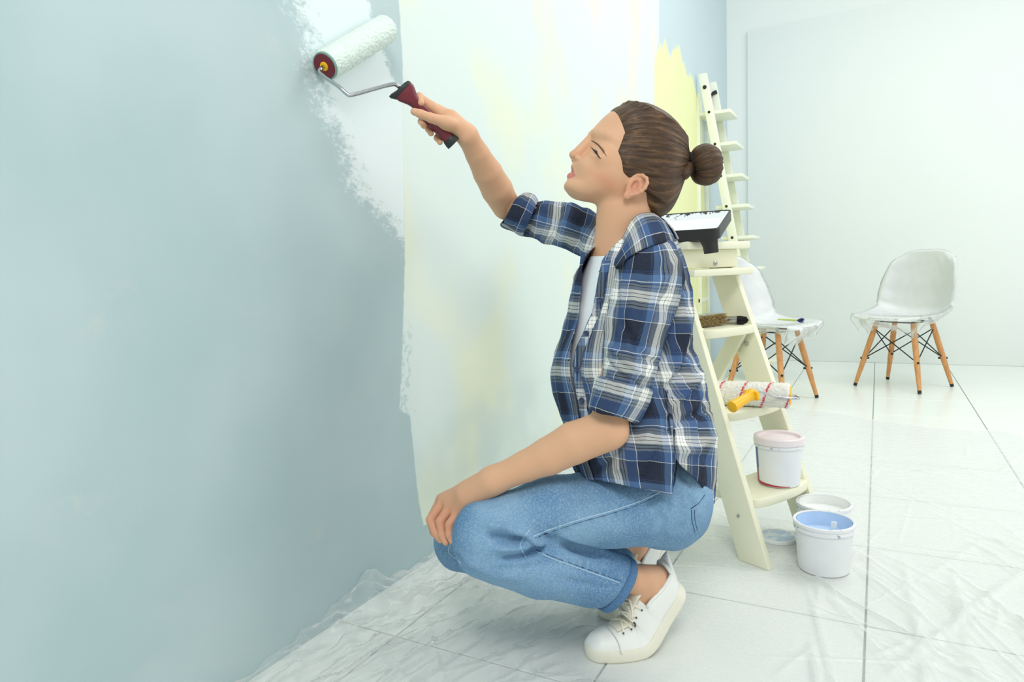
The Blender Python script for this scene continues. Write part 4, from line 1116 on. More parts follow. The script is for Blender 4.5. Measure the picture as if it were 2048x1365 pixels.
def add_head(B):
    sl = B.sl(HC-np.array([.16, .17, .11]), HC+np.array([.16, .14, .11])); X, Y, Z = B.pts(sl)
    f, u, s = head_coords(X, Y, Z)
    d1 = face_field(f, u, s); d2 = cranium(f, u, s)
    h = np.clip(.5+.5*(d2-d1)/14, 0, 1); d = d2*(1-h)+d1*h-14*h*(1-h)
    B.op(sl, d*HS, .022)
    P = hp; r = lambda x: x*HS
    def cone(a, b, ra, rb, k, sub=False): B.cone(P(*a), P(*b), r(ra), r(rb), r(k), sub)
    def ell(c, rr, k, sub=False, axes=HA): B.ell(P(*c), np.array(rr)*HS, axes, r(k), sub)
    for sg in (1, -1):
        ell((66, -42, 44*sg), (20, 15, 14), 16)             # cheekbone
        ell((74, -70, 28*sg), (14, 16, 14), 14)
        cone((92, -2, 13*sg), (74, -1, 42*sg), 7, 6, 10)      # brow
        ell((EC_[0]+11, EC_[1]+2, 49*sg), (14, 8.0, 13), 8, True)       # orbit
        ell(EYE(sg), (13.4, 13.0, 13.4), 4)                 # lids round the eyeball
        for q0, q1 in zip(SLIT[:-1], SLIT[1:]): cone((q0[0], q0[1], q0[2]*sg), (q1[0], q1[1], q1[2]*sg), q0[3], q1[3], 1.0, True)
    # nose
    cone((90, -8, 0), (104, -50, 0), 7.5, 7.5, 7); ell((106, -57.5, 0), (10, 8.2, 9), 5)
    cone((95, -14, 0), (100, -49, 0), 9, 11, 6)
    for sg in (1, -1):
        ell((95.5, -61.5, 12.5*sg), (9.5, 6.8, 6.4), 2.8); ell((103, -66, 6.5*sg), (4.4, 2.6, 2.6), 2, True)
        cone((87, -57, 18*sg), (84, -64, 18.5*sg), 2.0, 2.2, 3, True)
    ell((100, -64.5, 0), (8, 3.4, 3.6), 3)
    # mouth: parted lips
    ell((93, -71, 0), (5.5, 7, 12), 7)
    for sg in (1, -1):
        cone((95.0, -75.5, 3*sg), (72, -93, 21*sg), 4.8, 3.2, 4)
        cone((90.5, -96, 0), (72, -97, 20*sg), 6.2, 3.6, 4)
    for sg in (1, -1): cone((97, -85.5, 0), (71, -95, 21*sg), 2.4, 1.0, 1.6, True)
    ell((82, -112, 0), (8.5, 11, 16), 10)                    # chin
    # ear (near and far)
    for sg in (1, -1):
        if sg > 0: es, eo = 1, 0
        def E(p, q, o): return P(EAR_[0]-q, EAR_[1]+p, sg*(54+o*1.0+q*.28))
        def ec(pts, rad, k): B.chain([E(*p) for p in pts], [r(x) for x in rad], r(k))
        ang = np.linspace(-.35, 3.9, 15)
        hel = [(4+21*math.sin(a+.35) if a < 2.2 else 4+21*math.sin(a+.35)*1.05, 2-15.5*math.cos(a+.15), 9+2*math.sin(a)) for a in ang]
        B.ell(E(1, 2, 4.5), np.array([25, 17.5, 5.6])*HS, np.array([h_u, -h_f, h_s*sg]), r(5))
        ec([(2, -13, 6), (12, -13.5, 7.5), (21, -8, 9), (25, 1, 9.5), (23.5, 10, 10), (16, 15.5, 11), (6, 16.5, 11), (-4, 14, 10.5), (-12, 9.5, 9), (-18, 3.5, 7.5)], [3, 3.2, 3.4, 3.5, 3.6, 3.6, 3.4, 3.2, 3, 3], 2.2)
        ec([(15, 3, 8), (9, 9, 9), (0, 9, 9), (-8, 5, 8)], [2.4, 3, 3, 2.6], 2.5)
        B.ell(E(-22, -3, 5.5), np.array([8.5, 7.5, 4.6])*HS, np.array([h_u, -h_f, h_s*sg]), r(4))
        B.ell(E(1, -1.5, 10), np.array([10, 6.0, 6.2])*HS, np.array([h_u, -h_f, h_s*sg]), r(2.5), True)
        B.ell(E(14, 7.5, 11.5), np.array([6, 4, 3.2])*HS, np.array([h_u, -h_f, h_s*sg]), r(2), True)
        B.ell(E(-1, -11, 7), np.array([5, 3.4, 4])*HS, np.array([h_u, -h_f, h_s*sg]), r(3))
B, rwr = build_body(); right_hand(B, rwr); add_head(B)
V, Fq = B.mesh(); V = relax(V, Fq, 2, .45)
if not orient_out(c2w(V), Fq): Fq = Fq[:, ::-1]
# intrinsic colouring of the skin: lips, cheeks, ears, finger joints
f_, u_, s_ = head_coords(V[:, 0], V[:, 1], V[:, 2])
base = np.array(srgb(222, 173, 138)[:3]); lipc = np.array(srgb(206, 116, 114)[:3]); blush = np.array(srgb(212, 134, 104)[:3]); pink = np.array(srgb(208, 136, 112)[:3])
tint = np.tile(base, (len(V), 1))
def blend(c, a):
    global tint
    tint = tint*(1-a[:, None])+c*a[:, None]
g = lambda f0, u0, s0, rf, ru, rs: np.exp(-(((f_-f0)/rf)**2+((u_-u0)/ru)**2+((np.abs(s_)-s0)/rs)**2))
BL_ = hpx(1213, 364, 54); blend(blush, .5*g(BL_[0], BL_[1], 54, 32, 13, 22)); blend(pink, .5*g(100, -54, 0, 16, 10, 12)); blend(pink, .6*g(EAR_[0], EAR_[1], 66, 22, 30, 14))
sst = lambda x, a, b: (lambda t: t*t*(3-2*t))(np.clip((x-a)/(b-a), 0, 1))
q_ = np.abs(s_)/20; mid_u = -85.7-9.3*q_**1.3
lo_ = sst(u_, -103+8.0*q_**2-1.2, -103+8.0*q_**2+1.2)*sst(-u_, -mid_u-1.2, -mid_u+.2)
up_ = sst(-u_, -(-78-15.0*q_**1.1)-1.2, -(-78-15.0*q_**1.1)+1.2)*sst(u_, mid_u-.2, mid_u+1.0)
msk = sst(-q_, -1.12, -1.02)*sst(f_, 60, 66)
blend(lipc, .85*lo_*msk); blend(lipc, .6*up_*msk)
X_, Y_ = topx(V); hand = np.exp(-(np.hypot(X_-885, Y_-1040)/55)**2); blend(pink, .55*hand)
body = put('body', V, Fq, MAT['skin'], person)
ca_ = body.data.color_attributes.new('tint', 'FLOAT_COLOR', 'POINT')
ca_.data.foreach_set('color', np.column_stack([tint, np.ones(len(V))]).astype(np.float32).ravel())

# ---------------------------------------------------------------- surface helpers
from mathutils.bvhtree import BVHTree
def bvh_cam(V, Fc): return BVHTree.FromPolygons([Vector(p) for p in V], [tuple(map(int, f)) for f in Fc])
def drop(bvh, x, y, lift=0., zfall=1.35):
    """first surface point seen along a view direction, lifted off the surface"""
    d = Vector(((x-1024)/FPX, (682.5-y)/FPX, 1)).normalized(); r = bvh.ray_cast(Vector((0, 0, 0)), d)
    if r[0] is None: return cp(x, y, zfall)
    nn = r[1]
    if nn.dot(d) > 0: nn = -nn
    return np.array(r[0]+nn*lift)
def seam(name, bvh, px_, r, mat, parent, lift=0., n=30, taper=False, flat=6):
    P = catmull(px_, n); pts = [drop(bvh, x, y, lift) for x, y in P]
    pts = [(pts[max(i-1, 0)]+pts[i]*2+pts[min(i+1, n-1)])/4 for i in range(n)]
    rr = [r*(1-abs(2*i/(n-1)-1)**2*.85) if taper else r for i in range(n)]
    v, f = tube_data(pts, rr, flat); return put(name, v, f, mat, parent, flip=True)
body_bvh = bvh_cam(V, Fq)

# ---------------------------------------------------------------- eyes, brows, lashes
def eye_mat():
    t = NT('eye'); o = t.coord('UV'); sp = t.add('ShaderNodeSeparateXYZ'); t.l.new(o, sp.inputs[0])
    t.set(Base_Color=t.ramp(sp.outputs[0], [(0, srgb(10, 10, 12)), (.13, srgb(20, 24, 28)), (.15, srgb(70, 96, 106)), (.27, srgb(50, 70, 80)), (.30, srgb(232, 228, 224))]), Roughness=.1); return t.m
MAT['eye'] = eye_mat()
for sg in (1, -1):
    c = hp(*EYE(sg)); d = h_f*.92-h_u*.02+h_s*.34*sg; d /= np.linalg.norm(d); a, b, _ = axes_from(d, (0, 1, 0))
    Vv, Ff, uv = [], [], []; NR, NC = 16, 24
    for i in range(NR+1):
        th = math.pi*i/NR
        for k in range(NC): ph = 2*math.pi*k/NC; Vv.append(c+(d*math.cos(th)+(a*math.cos(ph)+b*math.sin(ph))*math.sin(th))*12.3*HS); uv.append((i/NR, k/NC))
    Ff = [(i*NC+k, i*NC+(k+1) % NC, (i+1)*NC+(k+1) % NC, (i+1)*NC+k) for i in range(NR) for k in range(NC)]
    put('eye', Vv, Ff, MAT['eye'], body, uv=uv)
MAT['brow'] = simple('brow_hair', srgb(104, 74, 52), .7, var=.3, scale=300)
MAT['lash'] = simple('lash_hair', srgb(40, 30, 26), .6)
seam('eyebrow', body_bvh, [(1182.5, 281), (1190, 285), (1199, 292.5), (1207, 303), (1213, 313)], .0016, MAT['brow'], body, .0002, 26, True)
seam('eyelashes', body_bvh, [(1185.5, 297), (1189, 302), (1193.5, 308.5), (1198, 314), (1202, 318)], .00125, MAT['lash'], body, .0006, 22, True)
lp_ = []
for k_ in range(16):
    t_ = k_/15; q_ = drop(body_bvh, 1186+15*t_, 298+19*t_, .0004); lp_.append(tube_data([q_, q_+h_f*.005-h_u*.0012+h_s*.003, q_+h_f*.0085+h_u*.0012+h_s*.004], [.0004, .0003, .0001], 4))
put('eyelashes', *merge(lp_), MAT['lash'], body)
put('eyebrow', *tube_data([hp(95.5, 2, -14), hp(97, -1, -22), hp(92, 2, -34)], [.0010, .0016, .0008], 6), MAT['brow'], body)
put('eyelashes', *tube_data([hp(92, -17, -24), hp(99.5, -12, -28), hp(101, -8, -30)], [.0006, .0005, .0003], 5), MAT['lash'], body)
Tm = simple('tooth', srgb(244, 242, 236), .2)
put('teeth', *tube_data([hp(83, -82.5, 12), hp(88.5, -83, 6), hp(90, -83, 0), hp(88.5, -83, -6), hp(83, -82.5, -12)], .0030, 8), Tm, body)

# ---------------------------------------------------------------- hair
HL_ = np.array([hpx(x, y, q)[:2] for x, y, q in ((1224, 227, 8), (1234, 243, 28), (1246, 268, 46), (1240, 290, 54), (1236, 303, 57), (1244, 324, 60), (1247, 345, 60), (1254, 352, 60), (1300, 380, 58), (1292, 402, 50), (1285, 425, 44))])
HL_[8, 1] = HL_[7, 1]-2.5; HL_ = HL_[np.argsort(HL_[:, 1])]; HLu = [-130]+list(HL_[:, 1])+[HL_[-1, 1]+14, 130]; HLf = [HL_[0, 0]-8]+list(HL_[:, 0])+[HL_[-1, 0]+14, HL_[-1, 0]+30]
def hair_build():
    st = .0021
    ax_ = [np.arange(HC[i]-(.11, .13, .1)[i], HC[i]+(.16, .14, .1)[i], st) for i in range(3)]
    G = Field(ax_); X, Y, Z = G.pts((slice(None),)*3); f, u, s = head_coords(X, Y, Z)
    d = cranium(f, u, s)
    k0 = np.sqrt(((f+66)/44)**2+((u+38)/46)**2+(s/50)**2); d3 = (k0-1)*44; h = np.clip(.5+.5*(d-d3)/24, 0, 1); d = d*(1-h)+d3*h-24*h*(1-h)
    dface = face_field(f, u, s); h = np.clip(.5+.5*(d-dface)/14, 0, 1); d = d*(1-h)+dface*h-14*h*(1-h)
    fh = np.interp(u, HLu, HLf)
    gg = fh-f+.5*np.sin(s*.9+u*.6)
    T = 8*(1-np.exp(-np.maximum(gg, 0)/26))+.2+np.minimum(gg, 0)*.5; T = np.maximum(T, -9)
    SB_ = hpx(1252, 335, 60); T = T+np.where(gg > 0, 1., 0.)*3*np.exp(-(((f-SB_[0]-4)/10)**2+((u-SB_[1]-4)/14)**2))*np.clip(gg/5, 0, 1)
    # the gathered root of the bun
    bx = np.array((-101., 52., 0.)); L = np.hypot(f-bx[0], np.hypot(u-bx[1], s)); T = T+6*np.exp(-(L/26)**2)
    G.g = ((d-T)*HS).astype(np.float32)
    V, Fc = G.mesh(); V = relax(V, Fc, 3, .45)
    if not orient_out(c2w(V), Fc): Fc = Fc[:, ::-1]
    f, u, s = head_coords(V[:, 0], V[:, 1], V[:, 2])
    A = np.array((-101., 52.))/math.hypot(101, 52); p1 = np.array((52., 101.))/math.hypot(101, 52)
    al = np.arctan2(s, (f+4)*p1[0]+(u-12)*p1[1]); be = (f+4)*A[0]+(u-12)*A[1]
    N = vnormals(c2w(V), Fc); Nc = np.column_stack([N@CR, N@CU, N@CF])
    r = np.random.default_rng(4); gv = np.zeros(len(V))
    for i in range(10):
        fr = r.integers(14, 60); gv += np.sin(al*fr+be*r.uniform(-.012, .012)*3+r.uniform(0, 6.28))*(1.2-fr/90)
    V = V+Nc*(gv*.00042*np.clip((np.interp(u, HLu, HLf)-f)/30, 0, 1))[:, None]
    return V, Fc, np.column_stack([al/6.2832+.5, be/100])
Vh, Fh, uvh = hair_build()
hair = put('hair', Vh, Fh, MAT['hair'], person, uv=uvh); hair['label'] = 'brown hair combed back into a bun'
def bun():
    c = cp(1411, 331, 1.40); A = np.array([.96, .27, .06]); A /= np.linalg.norm(A); a, b, _ = axes_from(A, (0, 1, 0))
    NM, Nm = 96, 48; Vv, uv = [], []; r = np.random.default_rng(8); ph = r.random(8)*6.28
    for i in range(NM):
        th = 2*math.pi*i/NM; rad = a*math.cos(th)+b*math.sin(th)
        mj = .0165+.0015*math.sin(th+1); mn = .0255+.0014*math.sin(2*th+.6)
        for k in range(Nm):
            p = 2*math.pi*k/Nm; gr = sum(math.sin(q*th+ph[j]+.35*math.sin(p+ph[j])) for j, q in enumerate((9, 17, 26, 33, 41)))*.00045
            Vv.append(c+rad*(mj+(mn+gr)*math.cos(p))+A*((mn*1.12+gr)*math.sin(p))); uv.append((i/NM*.9, k/Nm*.6))
    Fc = [(i*Nm+k, i*Nm+(k+1) % Nm, ((i+1) % NM)*Nm+(k+1) % Nm, ((i+1) % NM)*Nm+k) for i in range(NM) for k in range(Nm)]
    o = fix_normals(put('bun', Vv, Fc, MAT['hair'], hair, uv=uv)); o['label'] = 'knotted brown bun'
    # short loop of hair under the tie
    v, f = tube_data(catmull([cp(1378, 330, 1.385), cp(1372, 345, 1.375), cp(1364, 352, 1.378), cp(1362, 340, 1.388)], 16), [.009, .010, .0105, .011, .011, .0112, .011, .011, .0105, .010, .010, .0095, .009, .0085, .008, .007], 14)
    put('loop', v, f, MAT['hair'], hair, uv=[(i % 14/14*.3, i//14/40) for i in range(len(v))], flip=True)
    ct = cp(1380, 326, 1.40); pts = [ct+(a*math.cos(t)+b*math.sin(t))*.0175 for t in np.linspace(0, 2*math.pi, 28, endpoint=False)]
    put('hair_tie', *tube_data(pts, .0062, 10, True), simple('black_elastic', srgb(18, 18, 20), .8), hair, flip=True)
bun()

# ---------------------------------------------------------------- clothes: lofts with cloth coordinates
def loft(sec, NR, NC, th0=0., th1=360., closed=True, rowcut=None, pw=2.0, edges=None):
    """sec rows: front px, back px, depth, half thickness; ring runs front -> near side -> back -> far side"""
    S = catmull([(a[0], a[1], b[0], b[1], d, w_) for a, b, d, w_ in sec], NR*4)
    ths = np.radians(np.linspace(th0, th1, NC, endpoint=not closed))
    cl = np.column_stack([((S[:, 0]+S[:, 2])/2-1024)*S[:, 4]/FPX, ((S[:, 1]+S[:, 3])/2-682)*S[:, 4]/FPX, S[:, 4]])
    vl = np.concatenate([[0], np.cumsum(np.linalg.norm(np.diff(cl, axis=0), axis=1))])
    m = S[len(S)//2]; hw = np.hypot(m[0]-m[2], m[1]-m[3])/2*m[4]/FPX
    tt = np.radians(np.linspace(min(th0, 0), max(th1, 360)+1, 1500)); seg = np.hypot(np.gradient(hw*np.cos(tt)), np.gradient(m[5]*np.sin(tt))); ul = np.cumsum(seg)
    Vv, uv = [], []
    for r in range(NR):
        for k, th in enumerate(ths):
            if edges: e0, e1 = edges(r/(NR-1)); th = math.radians(e0+(e1-e0)*k/(NC-1))
            t = r/(NR-1); t = t*(rowcut(math.degrees(th)) if rowcut else 1.); q = t*(len(S)-1); i = min(int(q), len(S)-2); fr = q-i; s = S[i]*(1-fr)+S[i+1]*fr
            c, sn = math.cos(th), math.sin(th); ca = math.copysign(abs(c)**(2/pw), c); sa = math.copysign(abs(sn)**(2/pw), sn)
            x = (s[0]+s[2])/2+(s[0]-s[2])/2*ca; y = (s[1]+s[3])/2+(s[1]-s[3])/2*ca
            Vv.append(cp(x, y, s[4]-s[5]*sa)); uv.append((np.interp(th, tt, ul), vl[i]*(1-fr)+vl[i+1]*fr))
    n_ = len(ths); Fc = []
    for r in range(NR-1):
        for k in range(n_ if closed else n_-1): Fc.append((r*n_+k, r*n_+(k+1) % n_, (r+1)*n_+(k+1) % n_, (r+1)*n_+k))
    uv = np.array(uv)
    return np.array(Vv), np.array(Fc), uv
def cam_normals(V, Fc, sign=None):
    N = vnormals(V, Fc)
    c = V.mean(0)
    if np.einsum('ij,ij->i', N, V-c).sum() < 0: N = -N
    return N
def cloth(name, V, Fc, uv, parent, mat, strokes=(), noise=((7, 55., .0022), (8, 130., .0010)), thick=.0022, edge=None):
    N = cam_normals(V, Fc)
    if strokes: V = sculpt(V, N, strokes)
    amp = np.ones(len(V)) if edge is None else edge
    D = sum(sines(V*np.array([1, .7, 1]), sd, f0)*a for sd, f0, a in noise); V = V+N*(D*amp)[:, None]
    o = put(name, V, Fc, mat, parent, uv=uv); fix_normals(o)
    if thick:
        m = o.modifiers.new('cloth', 'SOLIDIFY'); m.thickness = thick; m.offset = -1
    return o, V
TORSO = [((1222, 462), (1318, 448), 1.41, .062), ((1200, 480), (1343, 470), 1.41, .118), ((1172, 510), (1366, 505), 1.41, .158), ((1152, 560), (1379, 570), 1.41, .166), ((1132, 630), (1384, 640), 1.41, .160), ((1114, 690), (1390, 700), 1.41, .153),
         ((1106, 735), (1401, 750), 1.41, .150), ((1110, 780), (1417, 800), 1.41, .152), ((1120, 830), (1430, 845), 1.41, .158), ((1131, 875), (1434, 890), 1.41, .178), ((1142, 915), (1433, 940), 1.41, .178), ((1152, 945), (1430, 975), 1.41, .178), ((1162, 968), (1427, 1008), 1.41, .178)]
# white top underneath
tee = [((a[0]+7, a[1]+3), (b[0]-12, b[1]+2), d, w_-.014) for a, b, d, w_ in TORSO[2:9]]
Vt, Ft, ut = loft(tee, 40, 72)
cloth('undershirt', Vt, Ft, ut, person, MAT['white_cotton'], noise=((3, 40., .0012),), thick=0)[0]['label'] = 'white top under the open shirt'
def hem(th):
    th = th % 360
    if th > 180: th = 360-th
    if th < 111.5: return .925+.055*(th/111.5)
    if th < 170: return .80+.20*((th-111.5)/58.5)**.8
    return 1.
def fronts(v): return np.interp(v, [0, .06, .14, .2, .34, .46, 1], [96, 80, 63, 57, 56, 48, 46]), np.interp(v, [0, .1, .2, .32, .42, .5, 1], [318, 362, 384, 393, 400, 405, 405])
Vs, Fs, us = loft(TORSO, 110, 170, 45, 402, False, hem, 2.4, fronts)
stk = [([(1375, 560), (1345, 640), (1318, 740)], 7, -0.0105), ([(1385, 610), (1362, 690), (1335, 770)], 8, 0.0105), ([(1390, 690), (1362, 745), (1310, 800)], 6, -0.0105), ([(1402, 745), (1370, 790), (1312, 845)], 7, 0.0105),
       ([(1425, 820), (1385, 830), (1320, 870)], 6, -0.0090), ([(1430, 870), (1395, 900), (1352, 905)], 8, 0.0090), ([(1415, 780), (1400, 860), (1420, 940)], 7, -0.0090), ([(1210, 560), (1190, 640), (1175, 720)], 6, -0.0090), ([(1200, 620), (1180, 690), (1172, 780)], 6, 0.0090),
       ([(1160, 740), (1175, 800), (1170, 850)], 6, -0.0090), ([(1300, 860), (1260, 920), (1230, 945)], 9, 0.0105), ([(1330, 880), (1300, 930), (1280, 965)], 7, -0.0090), ([(1250, 880), (1215, 925), (1190, 945)], 7, -0.0075), ([(1345, 700), (1350, 780), (1344, 860)], 5, -0.0075),
       ([(1360, 500), (1345, 560), (1350, 610)], 7, -0.0105)]
shirt, Vs2 = cloth('shirt', Vs, Fs, us, person, MAT['plaid'], stk, ((7, 48., .0034), (8, 120., .0018), (9, 210., .0008)))
shirt['label'] = 'open blue plaid flannel shirt with rolled sleeves'
shirt_bvh = bvh_cam(Vs2, Fs)
# near sleeve
SL = [((1272, 492), (1322, 476), 1.315, .030), ((1246, 498), (1346, 488), 1.295, .052), ((1230, 520), (1361, 522), 1.283, .063), ((1222, 560), (1360, 572), 1.275, .066), ((1215, 615), (1348, 630), 1.268, .066), ((1209, 670), (1331, 690), 1.262, .064), ((1202, 725), (1313, 745), 1.255, .062), ((1196, 765), (1303, 788), 1.25, .060)]
V1, F1, u1 = loft(SL, 80, 90)
stk = [([(1240, 640), (1280, 700), (1310, 730)], 7, -0.0081), ([(1215, 690), (1250, 720), (1300, 760)], 6, 0.0081), ([(1207, 720), (1240, 748), (1290, 775)], 5, -0.0081), ([(1340, 560), (1315, 640), (1300, 720)], 7, -0.0095), ([(1235, 540), (1230, 620), (1218, 700)], 6, -0.0068), ([(1270, 560), (1262, 650), (1250, 740)], 10, 0.0054), ([(1330, 620), (1310, 690), (1296, 760)], 5, 0.0081), ([(1345, 520), (1330, 560), (1335, 600)], 6, 0.0081)]
slv, V1b = cloth('sleeve', V1, F1, u1+np.array([.03, .045]), shirt, MAT['plaid'], stk, ((17, 60., .0024), (18, 140., .0016), (19, 230., .0007)))
CF1 = [((1199, 752), (1307, 780), 1.25, .0615), ((1190, 760), (1306, 790), 1.249, .066), ((1184, 785), (1296, 815), 1.247, .066), ((1178, 812), (1276, 845), 1.243, .063), ((1182, 816), (1266, 846), 1.243, .058), ((1192, 806), (1268, 834), 1.243, .053)]
V2, F2, u2 = loft(CF1, 30, 90)
cloth('cuff', V2, F2, u2[:, ::1]+np.array([.05, .02]), shirt, MAT['plaid'], [([(1188, 770), (1230, 778), (1290, 800)], 5, -.003), ([(1225, 765), (1235, 790), (1228, 820)], 6, -.003)], ((27, 70., .0018), (28, 150., .0009)))
# far sleeve reaching to the wall
SR = [((1212, 436), (1186, 520), 1.49, .060), ((1180, 420), (1150, 508), 1.53, .062), ((1140, 408), (1118, 496), 1.57, .060), ((1102, 404), (1082, 484), 1.61, .058), ((1070, 399), (1050, 472), 1.64, .056), ((1055, 396), (1032, 463), 1.655, .055)]
V3, F3, u3 = loft(SR, 70, 80)
stk = [([(1165, 420), (1150, 460), (1160, 500)], 7, -.007), ([(1140, 412), (1130, 450), (1120, 490)], 8, .007), ([(1120, 410), (1105, 450), (1100, 485)], 6, -.007), ([(1090, 406), (1078, 440), (1070, 475)], 7, .006), ([(1075, 402), (1060, 440), (1052, 470)], 5, -.006), ([(1190, 430), (1172, 470), (1175, 510)], 8, .006)]
cloth('sleeve', V3, F3, u3[:, ::1]+np.array([.07, .02]), shirt, MAT['plaid'], stk, ((37, 60., .0034), (38, 140., .0020), (39, 230., .0008)))
CF2 = [((1076, 401), (1046, 471), 1.635, .060), ((1068, 390), (1034, 468), 1.64, .066), ((1056, 383), (1016, 461), 1.65, .066), ((1044, 386), (1002, 452), 1.66, .062), ((1044, 394), (1006, 446), 1.66, .055)]
V4, F4, u4 = loft(CF2, 28, 80)
cloth('cuff', V4, F4, u4+np.array([.02, .06]), shirt, MAT['plaid'], [([(1060, 386), (1040, 420), (1025, 462)], 4, -.004)], ((47, 70., .0022), (48, 150., .0010)))
# collar: stand folded over into two leaves
def strip(name, top, mid, low, parent, n=40, off=(0, 0)):
    A, Bm, Cl = catmull(top, n), catmull(mid, n), catmull(low, n); rows = []
    for t in np.linspace(0, 1, 14): rows.append(A*(1-t)**2+2*Bm*t*(1-t)+Cl*t*t)
    V = np.vstack([[cp(*p) for p in r] for r in rows]); Fc = np.array([(r*n+k, r*n+k+1, (r+1)*n+k+1, (r+1)*n+k) for r in range(13) for k in range(n-1)])
    L = np.concatenate([[0], np.cumsum(np.linalg.norm(np.diff(V[6*n:7*n], axis=0), axis=1))]); uv = np.array([(L[k]+off[0], r*.005+off[1]) for r in range(14) for k in range(n)])
    return cloth(name, V, Fc, uv, parent, MAT['plaid'], noise=((5, 70., .0010),), thick=.003)
cs_bvh = bvh_cam(np.vstack([Vs2, V1b]), np.vstack([Fs, F1+len(Vs2)]))
def on_shirt(pts, lift): return [tuple(list(p[:2])+[drop(cs_bvh, p[0], p[1], lift, p[2])[2]]) for p in pts]
low_ = on_shirt([(1352, 482, 1.36), (1330, 484, 1.31), (1292, 494, 1.27), (1256, 514, 1.27), (1236, 538, 1.27), (1194, 562, 1.30)], .008)
low_ = [tuple(list(p[:2])+[p[2]-.004]) for p in low_]
mid_ = [(1340, 450, 1.39), (1318, 436, 1.32), (1280, 446, 1.285), (1250, 488, 1.255), (1224, 524, 1.252), (1197, 550, 1.275)]
strip('collar', [(1328, 440, 1.41), (1302, 424, 1.356), (1270, 434, 1.338), (1242, 478, 1.312), (1220, 513, 1.295), (1201, 542, 1.300)], mid_, low_, shirt, 44, (.02, .03))
strip('collar', [(1330, 440, 1.41), (1306, 430, 1.458), (1262, 440, 1.475), (1222, 462, 1.468), (1198, 500, 1.45), (1190, 530, 1.43)], [(1345, 446, 1.41), (1322, 440, 1.485), (1262, 446, 1.505), (1205, 455, 1.495), (1182, 500, 1.455), (1170, 545, 1.42)],
      [(1358, 478, 1.41), (1336, 474, 1.50), (1270, 476, 1.53), (1192, 452, 1.515), (1163, 505, 1.465), (1156, 592, 1.415)], shirt, 44, (.06, .01))
# front band with buttons, chest pocket
bandp = [(1186, 575), (1174, 640), (1165, 705), (1158, 770), (1150, 835)]
def patch(name, rows, parent, bvh, lift, off):
    n = len(rows[0]); m = len(rows); V = np.array([drop(bvh, x, y, lift, 1.30) for r in rows for x, y in r])
    Fc = np.array([(i*n+k, i*n+k+1, (i+1)*n+k+1, (i+1)*n+k) for i in range(m-1) for k in range(n-1)])
    uv = np.array([(V[i, 0]+off[0], V[i, 1]+off[1]) for i in range(len(V))])
    o = put(name, V, Fc, MAT['plaid'], parent, uv=uv); fix_normals(o); md = o.modifiers.new('t', 'SOLIDIFY'); md.thickness = .0018; md.offset = -1; return o
ex_, ey_ = topx(Vs2[0::170]); B0 = np.column_stack([ex_, ey_])[22:92:2]
patch('front_band', [[(x+dx, y) for x, y in B0] for dx in (2.5, 6, 10, 14, 18)], shirt, shirt_bvh, .0022, (.04, .0))
BT = [(np.interp(y, B0[:, 1], B0[:, 0])+10, y) for y in (600, 668, 738, 800)]
for x, y in BT:
    c = drop(shirt_bvh, x, y, .0045, 1.30); a, b, d = axes_from(np.array([-.45, .1, -.9]), (0, 1, 0))
    v, f = lathe_data([(0, .0016), (.0032, .0016), (.0045, .0022), (.0054, .0016), (.0054, 0), (0, 0)], 20)
    auto_smooth(fix_normals(put('button', [c+a*p[0]+b*p[1]+d*p[2] for p in v], f, simple('navy_button', srgb(44, 58, 92), .35), shirt)))

